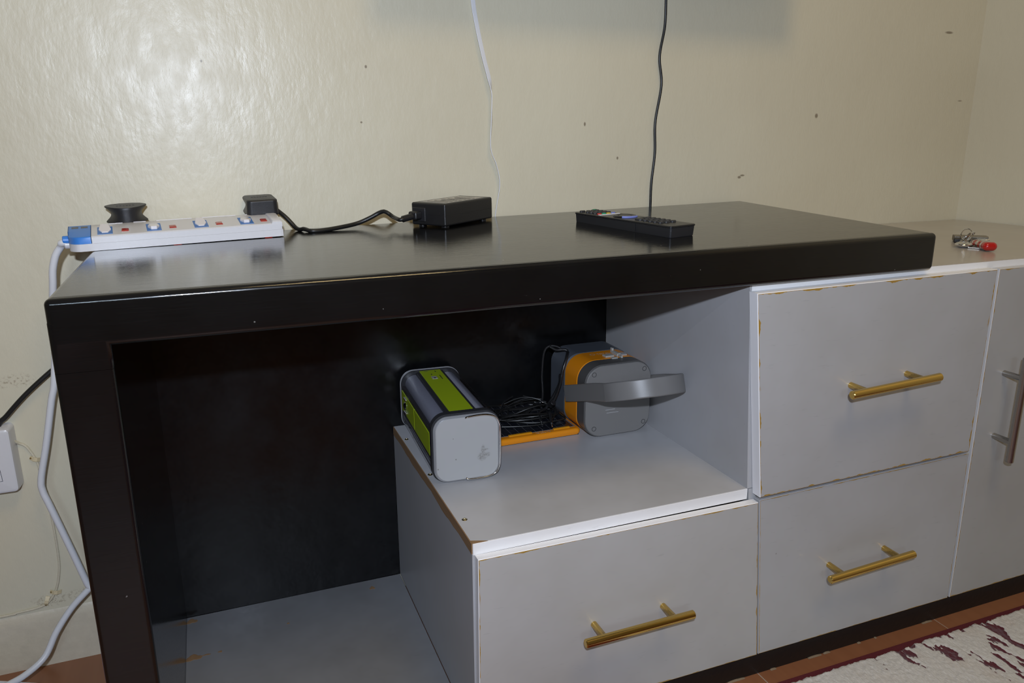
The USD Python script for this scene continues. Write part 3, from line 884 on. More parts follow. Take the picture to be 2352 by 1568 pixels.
ad = thing('power_adapter', 'black brick power adapter with a grey label lying near the wall', 'power adapter', M=tilted(AO, th))
brick = manifold(rbox(0, AL, 0, AW, 0.0030, AH, 0.0028))
for fx, fy in ((0.012, 0.010), (AL - 0.012, 0.010), (0.012, AW - 0.010), (AL - 0.012, AW - 0.010)):
    put(ad, 'rubber_foot', moved(lathe([(0.0052, 0.0), (0.0055, 0.0006), (0.0055, 0.0036)], 20), (fx, fy, 0)), 'rubber_black', 40)
put(ad, 'lower_shell', tri(brick.trim_by_plane((0, 0, -1), -0.0176)), 'black_plastic', 40)
put(ad, 'upper_shell', tri(brick.trim_by_plane((0, 0, 1), 0.01768)), 'black_plastic', 40)
put(ad, 'label', cbox(0.012, 0.100, 0.007, 0.053, AH - 0.0002, AH + 0.00015, 0.0001), 'adapter_label', False, 'worn grey paper label')
for i in range(7):
    put(ad, 'print_line', cbox(0.018 + i * 0.0105, 0.0215 + i * 0.0105, 0.011, 0.046 - 0.004 * (i % 3), AH + 0.0001, AH + 0.0003, 0.00005), 'black_satin', False)
put(ad, 'inlet', rbox(-0.0016, 0.004, 0.034, 0.0565, 0.008, 0.0272, 0.0012), 'black_satin', 40, 'square mains inlet')
put(ad, 'cord_boot', tube([(AL - 0.001, 0.016, 0.0235), (AL + 0.008, 0.016, 0.0240), (AL + 0.0112, 0.0165, 0.0222), (AL + 0.0120, 0.018, 0.0160), (AL + 0.0120, 0.026, 0.006), (AL + 0.010, 0.045, 0.0032), (AL + 0.0, 0.064, 0.0032)], 0.0026, 10, 0.0015), 'rubber_black', 40, 'short cable boot')
# the appliance plug at the end of the mains cord
ap = thing('appliance_plug', 'black moulded appliance plug pushed into the end of the power adapter', 'plug', M=tilted(AO, th))
put(ap, 'body', rbox(-0.0160, -0.0018, 0.0380, 0.0530, 0.0115, 0.0230, 0.003), 'black_plastic', 40)
put(ap, 'strain_relief', rod((-0.0300, 0.0515, 0.0135), (-0.0135, 0.0460, 0.0165), 0.0045, 0.0012), 'rubber_black', 40)

# ------------------------------------------------------------------ remote control
RO = np.array([0.6572, 0.0877, top_z(0.6572, 0.0877)])
rc = thing('remote_control', 'slim black remote control with rows of small buttons lying on the desk', 'remote control', M=tilted(RO, 0.2172))
W_, LN = 0.0442, 0.1889
body = loft([np.c_[rrect(W_ - 2 * i, LN - 2 * i, 0.003, 5) + [W_ / 2, LN / 2], np.full(24, z)] for z, i in ((0.0, 0.0026), (0.0012, 0.0016), (0.0118, 0.0009), (0.0126, 0.0009))])
put(rc, 'lower_shell', body, 'black_satin', 40)
put(rc, 'face_plate', loft([np.c_[rrect(W_ - 2 * i, LN - 2 * i, 0.0035, 5) + [W_ / 2, LN / 2], np.full(24, z)] for z, i in ((0.0127, 0.0008), (0.0132, 0.0), (0.0146, 0.0), (0.0152, 0.0008))]), 'black_plastic', 40)
zt = 0.0151


def button(x, y, w, h, mat='button_rubber', hgt=0.0024, label=None):
    r_ = min(w, h) * 0.42
    rings = [np.c_[rrect(w - 2 * i, h - 2 * i, max(r_ - i, 1e-4), 3) + [x, y], np.full(16, z)] for z, i in ((zt, 0), (zt + hgt - 0.0005, 0), (zt + hgt, 0.0006))]
    put(rc, 'button', loft(rings), mat, 40, label)


for row, y in enumerate((0.0290, 0.0380, 0.0470, 0.0560, 0.0645)):
    for x in (0.0115, 0.0222, 0.0330):
        if row == 4 and x < 0.015:
            continue
        button(x, y, 0.0078, 0.0052)
button(0.0125, 0.0690, 0.0095, 0.0120); button(0.0330, 0.0740, 0.0085, 0.0048); button(0.0225, 0.0740, 0.0085, 0.0048)
for y in (0.170, 0.162, 0.154):
    for x in (0.0095, 0.0175, 0.0255, 0.0335):
        button(x, y, 0.0062, 0.0048)
for y in (0.1790,):
    for x in (0.0175, 0.0255, 0.0335):
        button(x, y, 0.0062, 0.0046)
button(0.0090, 0.1815, 0.0085, 0.0046)
button(0.0345, 0.1855, 0.0080, 0.0050, 'green_rubber', 0.0022, 'green power button')
for x, m_, l_ in ((0.0105, 'red_rubber', 'red'), (0.0185, 'green_rubber', 'green'), (0.0268, 'yellow_rubber', 'yellow'), (0.0350, 'blue_rubber', 'blue')):
    button(x, 0.1465, 0.0068, 0.0042, m_, 0.0018, f'{l_} colour button')
put(rc, 'divider_bar', cbox(0.0040, 0.0400, 0.1370, 0.1412, zt - 0.0002, zt + 0.0009, 0.0003), 'white_plastic', False, 'pale bar across the remote')
put(rc, 'navigation_ring', moved(lathe([(0.0150, zt), (0.0160, zt + 0.0006), (0.0150, zt + 0.0022), (0.0122, zt + 0.0024), (0.0095, zt + 0.0010), (0.0093, zt)], 36), (0.0222, 0.1075, 0)), 'black_plastic', 40)
put(rc, 'ok_button', moved(lathe([(0.0080, zt), (0.0080, zt + 0.0016), (0.0068, zt + 0.0021)], 28), (0.0222, 0.1075, 0)), 'dark_grey_plastic', 40)
t = np.linspace(math.radians(215), math.radians(300), 14)
arcp = [(0.0222 + 0.0165 * math.cos(a), 0.1075 + 0.0165 * math.sin(a), zt + 0.0013) for a in t]
put(rc, 'blue_key', sweep(arcp, rrect(0.0022, 0.0026, 0.0008, 3), up=(0, 0, 1)), 'blue_rubber', 40, 'curved blue key beside the ring')
put(rc, 'seam', cbox(-0.00005, 0.0018, 0.0640, 0.0643, 0.002, 0.0122, 0.00005), 'black_cord', False)

# ------------------------------------------------------------------ wall cables
fp = [(0.5154, 0.404, 0.985), (0.5154, 0.405, 0.9206), (0.5213, 0.405, 0.8816), (0.5307, 0.405, 0.8406), (0.5416, 0.4045, 0.7967), (0.5420, 0.404, 0.7554), (0.5406, 0.4055, 0.7113), (0.5495, 0.4065, 0.6869), (0.5549, 0.4065, 0.6595), (0.5504, 0.4075, 0.6268), (0.5473, 0.4088, 0.6037), (0.545, 0.4088, 0.57)]
sp = spline(fp, 0.004)
sz = sp[:, 2]
ang = np.interp(-sz, [-0.985, -0.92, -0.81, -0.79, -0.75, -0.71, -0.69, -0.62, -0.5], [0.05, 0.1, 0.35, 1.35, 1.05, 1.30, 1.35, 1.2, 1.2])
upv = np.c_[np.cos(ang) * 0 + np.sin(ang), -np.cos(ang), np.zeros(len(ang))]
solo('flat_cable', sweep(sp, rrect(0.0068, 0.0013, 0.0005, 3), up=upv), 'white_cord', 'flat white cable hanging with a twist down the wall behind the adapter', 'cable')
thn = [(0.8365, 0.408, 0.985), (0.8361, 0.408, 0.9385), (0.8361, 0.408, 0.8953), (0.829, 0.408, 0.8497), (0.8346, 0.408, 0.807), (0.8262, 0.408, 0.7497), (0.8279, 0.408, 0.7016), (0.8237, 0.408, 0.6526), (0.824, 0.4086, 0.6133), (0.8241, 0.4088, 0.57)]
solo('thin_cable', tube(thn, 0.0021, 10), 'black_cord', 'thin black cable hanging down the wall behind the remote control', 'cable')
tv = thing('television', 'black flat television on the wall above the frame with the two cables behind it', 'television', (0.72, 0.36, 0.962))
put(tv, 'screen_panel', rbox(-0.34, 0.34, -0.030, 0.020, 0, 0.40, 0.006), 'black_plastic', 40)
put(tv, 'wall_mount', cbox(-0.12, 0.12, 0.020, 0.052, 0.12, 0.28), 'black_satin', False)

# telephone-style wall box, thin wire and its clips
wb = thing('wall_box', 'white plastic junction box fixed to the wall at the left edge of the picture', 'junction box', (-0.185, YW, 0.3222))
put(wb, 'body', loft([np.c_[rrect(0.107 - 2 * i, 0.0905 - 2 * i, max(0.006 - i * 0.6, 0.001), 5)[:, 0], np.full(24, y), rrect(0.107 - 2 * i, 0.0905 - 2 * i, max(0.006 - i * 0.6, 0.001), 5)[:, 1]] for y, i in ((0.0, 0.0), (-0.018, 0.0008), (-0.0235, 0.0022), (-0.0255, 0.0060))]), 'white_plastic', 40)
for a, b in (((0.0, 0.012), (0.0, -0.026)), ((-0.03, -0.026), (0.036, -0.026)), ((0.036, -0.026), (0.034, 0.012))):
    put(wb, 'label_line', rod((a[0], -0.0256, a[1]), (b[0], -0.0256, b[1]), 0.0003, 0.0001, 6), 'grey_blue', False)
put(wb, 'logo_mark', cbox(0.030, 0.0385, -0.0258, -0.0252, 0.029, 0.032, 0.0001), 'pale_print', False)
tw = [(-0.1335, 0.404, 0.3440), (-0.1283, 0.4095, 0.3369), (-0.1216, 0.4102, 0.3315), (-0.1123, 0.4102, 0.3079), (-0.1108, 0.4102, 0.2822), (-0.1069, 0.4102, 0.2359), (-0.1067, 0.4102, 0.169), (-0.1102, 0.4102, 0.1355), (-0.1193, 0.4102, 0.1085), (-0.135, 0.4102, 0.0928), (-0.1673, 0.4102, 0.0891), (-0.1925, 0.4102, 0.0879), (-0.40, 0.4102, 0.0875)]
solo('phone_wire', tube(tw, 0.0017, 8), 'cream_cord', 'thin cream wire clipped to the wall from the white box down to the skirting', 'wire')
for (x, z, a, lab) in [(-0.1132, 0.3125, -0.35, 'small cream cable clip on the wall beside the junction box'), (-0.1172, 0.1108, -0.2, 'small cream cable clip at the bend of the wire above the skirting, the right one'), (-0.1300, 0.0990, 1.25, 'small cream cable clip standing upright left of the bend above the skirting')]:
    t_ = thing('cable_clip', lab, 'cable clip', M=frame((x, YW - 0.0003, z), (math.cos(a), 0, math.sin(a)), (0, 1, 0), (-math.sin(a), 0, math.cos(a))))
    put(t_, 'strap', loft([[(u, y, z_) for y, z_ in ((-d_ - 0.0012, -0.0026), (-d_, -0.0026), (-d_, 0.0026), (-d_ - 0.0012, 0.0026))] for u, d_ in ((-0.0072, 0.0002), (-0.0042, 0.0022), (-0.0022, 0.0040), (0.0022, 0.0040), (0.0042, 0.0022), (0.0070, 0.0002))]), 'clip_plastic', 40)
    put(t_, 'nail', moved(lathe([(0.0013, 0), (0.0013, 0.002), (0.0008, 0.0026)], 12), (-0.0058, -0.0012, 0), rx=math.pi / 2), 'screw_metal', 30)

tray = thing('storage_tray', 'white rounded plastic tray on the floor in the bottom left corner', 'tray', (-0.2337, 0.2916, 0.0), rz=-0.46)
rg = [(0.17, 0.13, 0.0), (0.182, 0.142, 0.026), (0.186, 0.146, 0.0290), (0.180, 0.140, 0.0292), (0.176, 0.136, 0.026), (0.168, 0.128, 0.003)]
put(tray, 'shell', loft([np.c_[rrect(w, h, 0.018, 6), np.full(28, z)] for w, h, z in rg]), 'white_plastic', 40)
put(tray, 'liner', cbox(-0.080, 0.080, -0.060, 0.060, 0.0032, 0.0050), 'blue_rubber', False, 'dark lining of the tray')

# ------------------------------------------------------------------ lime and silver lantern
lan = thing('camping_lantern', 'lime green and silver square lantern lying on its side at the left of the shelf', 'lantern', (0.3726, 0.1712, 0.2915), rz=-0.0467)
w, h, ln = 0.0919, 0.0934, 0.2166
cx, cz = w / 2, h / 2
put(lan, 'front_cap', rr_extrude(w - 0.003, h - 0.003, 0.019, 0.0014, 0.0075, 0.0022, cx, cz, 10), 'silver_rim', 40, 'bright silver rim')
put(lan, 'front_plate', rr_extrude(w - 0.008, h - 0.0075, 0.017, 0.0, 0.006, 0.0006, cx, cz, 10), 'end_plate', 40, 'pale grey end plate with a dark smudge')
put(lan, 'front_collar', rr_extrude(w, h, 0.0205, 0.0072, 0.0195, 0.0012, cx, cz, 10), 'dark_grey_plastic', 40, 'dark grey collar')
put(lan, 'body', rr_extrude(w - 0.030, h - 0.030, 0.006, 0.019, 0.206, 0.001, cx, cz, 6), 'dark_grey_plastic', 40)
put(lan, 'back_cap', rr_extrude(w, h, 0.0205, 0.2050, 0.2105, 0.0012, cx, cz, 10), 'dark_grey_plastic', 40)
put(lan, 'back_rim', rr_extrude(w + 0.002, h + 0.001, 0.021, 0.2105, 0.2166, 0.0022, cx, cz, 10), 'silver_rim', 40, 'silver rim at the far end')
for (x0, x1, z0, z1, lab) in ((0.0225, 0.0645, h - 0.016, h - 0.0016, 'top'), (0.0008, 0.016, 0.028, 0.072, 'side')):
    put(lan, 'frame_rail', cbox(x0, x1, 0.0185, 0.2055, z0, z1, 0.001), 'dark_grey_plastic', False)
put(lan, 'lime_panel', rbox(0.0280, 0.0602, 0.0190, 0.2055, h - 0.0028, h - 0.0004, 0.0008), 'lime_plastic', 40, 'lime green top panel')
put(lan, 'lime_panel', rbox(-0.0002, 0.0022, 0.0190, 0.1150, 0.0345, 0.0660, 0.0008), 'lime_plastic', 40, 'lime green side panel')
put(lan, 'lime_panel', rbox(-0.0002, 0.0022, 0.1160, 0.2055, 0.0345, 0.0660, 0.0008), 'lime_plastic', 40, 'lime green side panel')
for (qx, qz) in ((0, 1), (1, 1), (0, 0), (1, 0)):
    xc, zc = (0.0205 if qx == 0 else w - 0.0205), (h - 0.0205 if qz else 0.0205)
    put(lan, 'light_tube', rod((xc, 0.0190, zc), (xc, 0.2055, zc), 0.0150, 0.001, 28), 'lamp_core', 40, 'frosted grey light tube')
    a0 = {(1, 1): 0, (0, 1): 90, (0, 0): 180, (1, 0): 270}[(qx, qz)]
    aa = np.radians(np.linspace(a0 - 4, a0 + 94, 16))
    outer = [(xc + 0.0202 * math.cos(a), zc + 0.0202 * math.sin(a)) for a in aa]
    inner = [(xc + 0.0188 * math.cos(a), zc + 0.0188 * math.sin(a)) for a in aa[::-1]]
    sec = np.array(outer + inner)
    put(lan, 'clear_cover', loft([np.c_[sec[:, 0], np.full(len(sec), y), sec[:, 1]] for y in (0.0192, 0.2052)]), 'clear_plastic', 40, 'clear rounded corner cover')
# wire stand folded round the right half of the front plate
wr = [(0.0445, 0.0016, h - 0.0062), (0.0450, -0.0006, h - 0.0040), (0.060, -0.0012, h - 0.0026), (0.073, -0.0012, h - 0.0034), (0.0835, -0.0012, h - 0.0075), (0.0885, -0.0012, h - 0.0165), (0.0898, -0.0012, h - 0.030), (0.0898, -0.0012, 0.030),
      (0.0885, -0.0012, 0.0165), (0.0835, -0.0012, 0.0078), (0.073, -0.0012, 0.0040), (0.060, -0.0012, 0.0030), (0.0450, -0.0006, 0.0036), (0.0445, 0.0016, 0.0056)]
put(lan, 'wire_stand', tube(wr, 0.0013, 10, 0.002), 'chrome', 40, 'shiny bent wire stand')
put(lan, 'latch', moved(lathe([(0.0055, 0), (0.0058, 0.0012), (0.0045, 0.0032), (0.003, 0.004)], 20), (0.0, 0.1735, 0.0515), ry=-math.pi / 2), 'chrome', 40, 'chrome turning latch')
for z in (0.041, 0.062):
    put(lan, 'latch_lug', rbox(-0.0028, 0.0010, 0.1665, 0.1805, z - 0.0014, z + 0.0014, 0.0009), 'chrome', 40)
put(lan, 'charge_port', cbox(0.0385, 0.0465, 0.1600, 0.1720, h - 0.0006, h + 0.0001, 0.0002), 'pale_grey', False, 'small pale square port')
put(lan, 'charge_hole', moved(lathe([(0.0016, h), (0.0016, h + 0.0004)], 14), (0.0425, 0.1630, 0)), 'black_satin', False)
for (x, y, dx, dy) in ((0.0420, 0.1835, 0.0008, 0.0020), (0.0505, 0.1960, 0.0006, 0.0030), (0.0525, 0.166, 0.0006, 0.0100), (0.037, 0.2000, 0.0030, 0.0005)):
    put(lan, 'print_mark', cbox(x - dx, x + dx, y - dy, y + dy, h - 0.0005, h - 0.0002, 0.00005), 'dark_grey_plastic', False)
# ------------------------------------------------------------------ orange and grey solar lantern
OX, OY, OZ = 0.6793, 0.2385, 0.2915
ol = thing('solar_lantern', 'orange and grey square lantern with a broad grey loop handle standing in the shelf corner', 'lantern', (OX, OY, OZ))
W_, H_ = 0.1120, 0.1130
zc = H_ / 2
put(ol, 'front_plate', rr_extrude(W_ - 0.003, H_ - 0.003, 0.027, 0.0, 0.004, 0.0012, 0, zc, 10), 'grey_plastic', 40, 'grey end plate with four screw recesses')
put(ol, 'front_band', rr_extrude(W_, H_, 0.0285, 0.0025, 0.0282, 0.0012, 0, zc, 10), 'grey_rim', 40, 'dark grey band')
put(ol, 'orange_body', rr_extrude(W_ + 0.0006, H_ + 0.0002, 0.0285, 0.0280, 0.0698, 0.0008, 0, zc, 10), 'orange_plastic', 40, 'orange middle section')
put(ol, 'back_body', rr_extrude(W_ - 0.0004, H_ - 0.0004, 0.024, 0.0697, 0.1255, 0.003, 0, zc, 10), 'grey_blue', 40, 'blue grey rear section')
for (x, z) in ((0.6372, 0.3913), (0.7214, 0.3915), (0.6388, 0.3067), (0.7231, 0.3071)):
    put(ol, 'screw_recess', moved(lathe([(0.0036, 0), (0.0036, 0.0003), (0.0030, 0.0004), (0.0029, -0.0004)], 20), (x - OX, 0.0001, z - OZ), rx=math.pi / 2), 'dark_grey_plastic', 40)
for (x0, x1, z) in ((-0.022, -0.006, 0.0425), (-0.020, 0.000, 0.0375)):
    put(ol, 'moulded_line', cbox(x0, x1, -0.0003, 0.0004, z - 0.0004, z + 0.0004, 0.0001), 'silver_plastic', False)
# the loop handle: pivots on both sides, raised towards the viewer
hp = [(-0.0585, 0.060, 0.0545), (-0.0585, 0.020, 0.0680), (-0.0580, -0.030, 0.0850), (-0.0575, -0.062, 0.0945)]
for a in np.linspace(180, 360, 15):
    hp.append((0.0575 * math.cos(math.radians(a)), -0.064 + 0.052 * math.sin(math.radians(a)), 0.0950 - 0.35 * 0.052 * math.sin(math.radians(a))))
hp += [(0.0575, -0.062, 0.0945), (0.0580, -0.030, 0.0850), (0.0572, 0.020, 0.0680), (0.0568, 0.060, 0.0545)]
put(ol, 'loop_handle', sweep(spline(hp, 0.005), rrect(0.0050, 0.0260, 0.0020, 4), up=(0.0, 0.33, 0.94)), 'grey_plastic', 40, 'broad grey loop handle')
for s in (-1, 1):
    put(ol, 'pivot', rod((s * 0.0545, 0.054, 0.0560), (s * 0.0598, 0.054, 0.0560), 0.0105, 0.001), 'grey_rim', 40)
put(ol, 'push_button', moved(rbox(-0.0075, 0.0075, -0.006, 0.006, -0.001, 0.0022, 0.001), (0.0020, 0.0400, H_), rz=0.02), 'pale_grey', 40, 'pale oval button')
put(ol, 'rocker_key', moved(rbox(-0.0050, 0.0050, -0.0030, 0.0030, -0.001, 0.0015, 0.0008), (0.0052, 0.0268, H_)), 'pale_grey', 40)
put(ol, 'slide_switch', moved(rbox(-0.0030, 0.0030, -0.0095, 0.0095, -0.001, 0.0045, 0.001), (0.0165, 0.0420, H_)), 'pale_grey', 40, 'pale slide switch')
put(ol, 'switch_tip', moved(rbox(-0.0016, 0.0016, -0.0055, 0.0055, 0.0, 0.0035, 0.0008), (0.0160, 0.0275, H_)), 'pale_grey', 40)
put(ol, 'switch_tip', moved(rbox(-0.0016, 0.0016, -0.0030, 0.0030, 0.0, 0.0080, 0.0008), (0.0162, 0.0545, H_)), 'pale_grey', 40)
put(ol, 'switch_wing', moved(hull([(-0.006, -0.008, 0), (0.007, -0.010, 0), (0.010, 0.0, 0), (-0.006, 0.007, 0), (-0.006, -0.008, 0.0012), (0.007, -0.010, 0.0012), (0.010, 0.0, 0.0012), (-0.006, 0.007, 0.0012)]), (0.0240, 0.0440, H_)), 'silver_plastic', False)


def ring_mark(r0, r1, n=28, z=0.0003):
    t = np.linspace(0, 2 * np.pi, n, endpoint=False)
    a = np.c_[np.cos(t), np.sin(t)]
    V = np.vstack([np.c_[a * r1, np.full(n, z)], np.c_[a * r0, np.full(n, z)]])
    F = []
    for i in range(n):
        j = (i + 1) % n
        F += [(i, j, n + j), (i, n + j, n + i)]
    return trimesh.Trimesh(V, F, process=False)


put(ol, 'emblem', moved(ring_mark(0.0030, 0.0042), (-0.0170, 0.0555, H_ - 0.0001)), 'pale_print', False, 'round printed emblem')
put(ol, 'lettering', moved(meshkit.text_mesh('TOTAL', 0.0050, 0.0003), (-0.0100, 0.0530, H_ - 0.0001)), 'pale_print', False, 'pale printed lettering')

# ------------------------------------------------------------------ small solar panel
PX, PY = 0.478, 0.2590
sp_ = thing('solar_charger', 'small orange framed solar panel lying flat between the two lanterns', 'solar panel', (PX, PY, 0.2916), rz=0.005)
PW, PD = 0.1510, 0.1440
rg = [(-0.004, 0.0), (-0.0012, 0.0012), (0.0, 0.004), (0.0, 0.0075), (-0.0015, 0.0098), (-0.004, 0.0108)]
put(sp_, 'frame', loft([np.c_[rrect(PW + 2 * i, PD + 2 * i, 0.007, 5) + [PW / 2, PD / 2], np.full(24, z)] for i, z in rg]), 'orange_plastic', 40, 'orange plastic frame')
put(sp_, 'base', cbox(0.003, PW - 0.003, 0.003, PD - 0.003, -0.0001, 0.0006, 0.0002), 'black_satin', False)
put(sp_, 'border', cbox(0.0040, PW - 0.0055, 0.0100, PD - 0.0055, 0.0104, 0.0111, 0.0002), 'cell_line', False, 'grey border of the cells')
nc = 11
x0, x1, y0, y1 = 0.0055, PW - 0.0085, 0.0112, PD - 0.0075
cw = (x1 - x0) / nc
for i in range(nc):
    for j in range(2):
        ya, yb = y0 + (y1 - y0) * j / 2, y0 + (y1 - y0) * (j + 1) / 2
        put(sp_, 'solar_cell', cbox(x0 + cw * i + 0.00025, x0 + cw * (i + 1) - 0.00025, ya + 0.0002, yb - 0.0002, 0.0108, 0.01135, 0.0001), 'solar_cell', False)
for a, b in ((0.036, 0.073), (0.108, 0.135)):
    put(sp_, 'clip_tab', rbox(a, b, 0.0068, 0.0112, 0.0100, 0.0128, 0.0008), 'orange_dark', 40, 'yellowish retaining tab')
put(sp_, 'emblem', moved(ring_mark(0.0021, 0.0030), (0.0985, 0.0052, 0.0108)), 'pale_print', False)
put(sp_, 'lettering', moved(meshkit.text_mesh('TOTAL', 0.0036, 0.0002), (0.0945, 0.0070, 0.0108), rz=math.pi), 'pale_print', False, 'pale printed lettering, upside down')

# ------------------------------------------------------------------ tangled charging cables on the panel
cb = thing('cable_bundle', 'tangle of thin black charging cables heaped on the solar panel against the orange lantern', 'cable bundle', (0.57, 0.33, 0.303))
o = np.array([0.57, 0.33, 0.303])
ZP = 0.3058
rs = np.random.default_rng(3)
for k in range(9):
    c = np.array([0.572 + rs.normal() * 0.010, 0.338 + rs.normal() * 0.008])
    ra, rb = 0.040 + 0.018 * rs.random(), 0.018 + 0.016 * rs.random()
    ph, tl = rs.random() * 6, rs.normal() * 0.25
    P = []
    for a in np.linspace(0, 2 * np.pi * 0.93, 12):
        x = ra * math.cos(a + ph); y = rb * math.sin(a + ph)
        px_ = min(c[0] + x * math.cos(tl) - y * math.sin(tl), 0.618)
        P.append((px_, min(c[1] + x * math.sin(tl) + y * math.cos(tl), 0.392), ZP + 0.0012 + 0.0022 * k * (0.55 + 0.45 * math.sin(2 * a + ph))))
    put(cb, 'cable_loop', moved(tube(P, 0.0013, 8, 0.004), -o), 'black_cord', 40)
for P in ([(0.5150, 0.300, ZP), (0.545, 0.291, ZP), (0.575, 0.288, ZP), (0.598, 0.296, ZP + 0.004), (0.612, 0.318, ZP + 0.012)],
          [(0.5422, 0.362, 0.318), (0.5623, 0.362, 0.3239), (0.581, 0.360, 0.3250), (0.600, 0.352, 0.3205), (0.6150, 0.335, 0.310), (0.6155, 0.318, 0.307)]):
    put(cb, 'cable_loop', moved(tube(P, 0.0012, 8, 0.004), -o), 'black_cord', 40)
# thicker lead that climbs over the lantern's corner and drops back
lead1 = [(0.600, 0.345, 0.309), (0.602, 0.345, 0.333), (0.6005, 0.345, 0.3649), (0.6035, 0.345, 0.3995), (0.6100, 0.343, 0.4105), (0.6190, 0.338, 0.4118), (0.6265, 0.332, 0.4090)]
lead2 = [(0.6085, 0.334, 0.4130), (0.6180, 0.331, 0.4075), (0.6275, 0.328, 0.4075), (0.6345, 0.325, 0.4060), (0.6295, 0.318, 0.396)]
lead2b = [(0.6340, 0.322, 0.4040), (0.6235, 0.305, 0.4000), (0.6145, 0.300, 0.3800), (0.6135, 0.305, 0.3600), (0.6105, 0.312, 0.3400), (0.6040, 0.318, 0.3200)]
lead3 = [(0.6140, 0.306, 0.375), (0.6150, 0.310, 0.3595), (0.6080, 0.318, 0.3365), (0.5980, 0.325, 0.3150), (0.592, 0.33, 0.3105)]
for P, rr in ((lead1, 0.0019), (lead2, 0.0021), (lead2b, 0.0024), (lead3, 0.0023)):
    put(cb, 'lead', moved(tube(P, rr, 10, 0.003), -o), 'rubber_black', 40, 'thicker black lead')
for (a, b, rr) in (((0.5800, 0.312, 0.3150), (0.5752, 0.2870, 0.3085), 0.0022), ((0.5960, 0.304, 0.3155), (0.5873, 0.2770, 0.3080), 0.0024), ((0.586, 0.345, 0.318), (0.5924, 0.330, 0.3245), 0.0020), ((0.604, 0.322, 0.321), (0.606, 0.312, 0.329), 0.0045)):
    a, b = np.array(a), np.array(b)
    cp = put(cb, 'connector', moved(rod(a, b, rr, 0.0006, 14), -o), 'black_plastic', 40, 'black barrel connector')
    if rr < 0.004:
        d = (b - a) / np.linalg.norm(b - a)
        put(cp, 'metal_tip', moved(rod(b - d * 0.0005, b + d * 0.0060, 0.0011, 0.0003, 12), -o), 'chrome', 40)

# ------------------------------------------------------------------ bunch of keys on the cabinet top
ZK = 0.5620
ks = thing('key_bunch', 'bunch of keys with steel rings and a red and chrome fob on the worktop', 'keys', (1.235, 0.12, ZK))
o = np.array([1.235, 0.12, ZK])


def torus(c, nrm, R_, r_, n=36, m=8):
    nrm = np.array(nrm, float); nrm /= np.linalg.norm(nrm)
    u = np.cross(nrm, [0, 0, 1.0] if abs(nrm[2]) < .9 else [1.0, 0, 0]); u /= np.linalg.norm(u); v = np.cross(nrm, u)
    V, F = [], []
    for i in range(n):
        a = 2 * np.pi * i / n
        d = math.cos(a) * u + math.sin(a) * v
        for j in range(m):
            b = 2 * np.pi * j / m
            V.append(np.array(c) + d * (R_ + r_ * math.cos(b)) + nrm * r_ * math.sin(b))
    for i in range(n):
        for j in range(m):
            p, q, r2, s2 = i * m + j, ((i + 1) % n) * m + j, ((i + 1) % n) * m + (j + 1) % m, i * m + (j + 1) % m
            F += [(p, q, r2), (p, r2, s2)]
    mm = trimesh.Trimesh(np.array(V), F, process=False)
    if mm.volume < 0:
        mm.invert()
    return mm


VIEW = np.array([1.225, 0.13, 0.57]) - CAM
VIEW /= np.linalg.norm(VIEW)
put(ks, 'split_ring', torus(np.array([1.2330, 0.1425, 0.5775]) - o, VIEW * 0.62 + RIGHT * 0.78, 0.0092, 0.0009), 'chrome', 40, 'steel split ring standing up')
lax = RIGHT * 0.78 + UP * 0.62
n2_ = np.cross(lax, VIEW)
for k, dz in enumerate((0.0, 0.0016)):
    put(ks, 'split_ring', torus(np.array([1.2235, 0.1335, 0.5735]) + n2_ * dz - o, n2_ + VIEW * 0.16, 0.0128, 0.0009), 'chrome', 40)
dv = np.array([0.0284, -0.0235, 0]); dv /= np.linalg.norm(dv); pv = np.array([-dv[1], dv[0], 0])
c = np.array([1.2645, 0.1605, ZK])


def slab_(c, d, p, l, w_, z0, z1, r_=0.0008):
    return ball_hull([c + d * a + p * b + np.array([0, 0, z]) for a in (-l / 2 + r_, l / 2 - r_) for b in (-w_ / 2 + r_, w_ / 2 - r_) for z in (z0 + r_, z1 - r_)], r_)


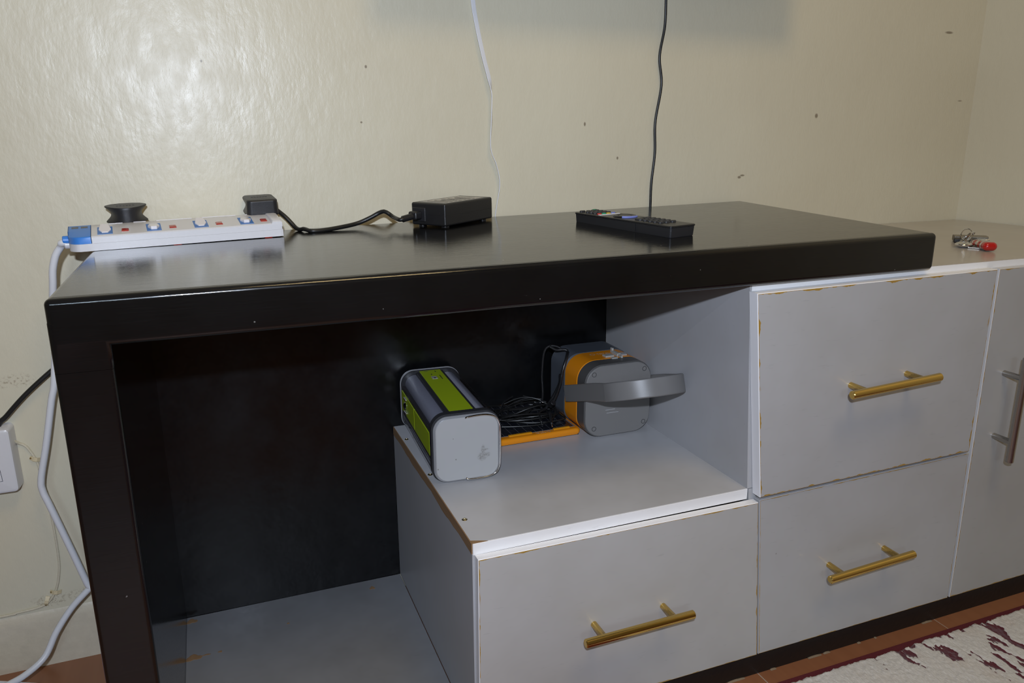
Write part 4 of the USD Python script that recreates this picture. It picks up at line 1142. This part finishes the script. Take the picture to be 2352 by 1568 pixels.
put(ks, 'steel_bar', slab_(c, dv, pv, 0.048, 0.016, 0.0020, 0.0105) .apply_translation(-o), 'dull_steel', 40, 'flat steel bar')
put(ks, 'black_grip', slab_(c - pv * 0.0130 - dv * 0.009, dv, pv, 0.034, 0.010, 0.0003, 0.0075, 0.0018).apply_translation(-o), 'black_plastic', 40, 'black grip of the steel bar')
put(ks, 'steel_lever', slab_(c - pv * 0.010 + dv * 0.014, dv, pv, 0.022, 0.008, 0.0045, 0.0066, 0.0008).apply_translation(-o), 'chrome', 40)
disc = trimesh.creation.icosphere(3)
disc.apply_scale([0.0135, 0.0120, 0.0045]); disc.apply_translation(np.array([1.2035, 0.1215, ZK + 0.0046]) - o)
put(ks, 'steel_disc', disc, 'chrome', 60, 'domed steel disc')
put(ks, 'key_blade', slab_(np.array([1.2085, 0.1060, ZK]), np.array([0.55, -0.83, 0]), np.array([0.83, 0.55, 0]), 0.020, 0.008, 0.0002, 0.0022, 0.0006).apply_translation(-o), 'satin_steel', 40, 'key blade')
fa, fb = np.array([1.2270, 0.1180, ZK + 0.0064]), np.array([1.2010, 0.0775, ZK + 0.0074])
fd = (fb - fa) / np.linalg.norm(fb - fa); fp_ = np.cross([0, 0, 1.0], fd)
LF = np.linalg.norm(fb - fa)


def fob_seg(t0, t1, r0, r1, wide=0.0035):
    P = []
    for t, r_ in ((t0, r0), (t1, r1)):
        for s in (-1, 1):
            P.append((fa + fd * t * LF + fp_ * s * wide, r_))
    return hull(np.vstack([q + _sph * r_ for q, r_ in P])).apply_translation(-o)


put(ks, 'red_fob', fob_seg(0.0, 0.30, 0.0050, 0.0054), 'red_enamel', 40, 'red enamel fob, ring end')
put(ks, 'red_fob', fob_seg(0.42, 0.98, 0.0056, 0.0064), 'red_enamel', 40, 'red enamel fob, rounded end')
for t, r_ in ((0.05, 0.0054), (0.34, 0.0057), (0.44, 0.0060), (0.76, 0.0066)):
    put(ks, 'chrome_band', fob_seg(t, t + 0.022, r_, r_), 'chrome', 40, 'chrome trim band')
put(ks, 'chrome_top', fob_seg(0.34, 0.80, 0.0042, 0.0042, 0.0012).apply_translation([0, 0, 0.0030]), 'chrome', 40)
put(ks, 'wire_loop', torus(fa + fd * 0.55 * LF + np.array([0.004, 0.006, 0.004]) - o, (0.2, 0.3, 0.9), 0.0060, 0.0005), 'brass', 40)
put(ks, 'chain_link', torus(np.array([1.2265, 0.1255, ZK + 0.0065]) - o, (0.3, 0.1, 0.9), 0.0036, 0.0009, 20, 6), 'chrome', 40)
put(ks, 'chain_link', torus(np.array([1.2250, 0.1290, ZK + 0.0075]) - o, (0.9, 0.3, 0.1), 0.0034, 0.0009, 20, 6), 'chrome', 40)
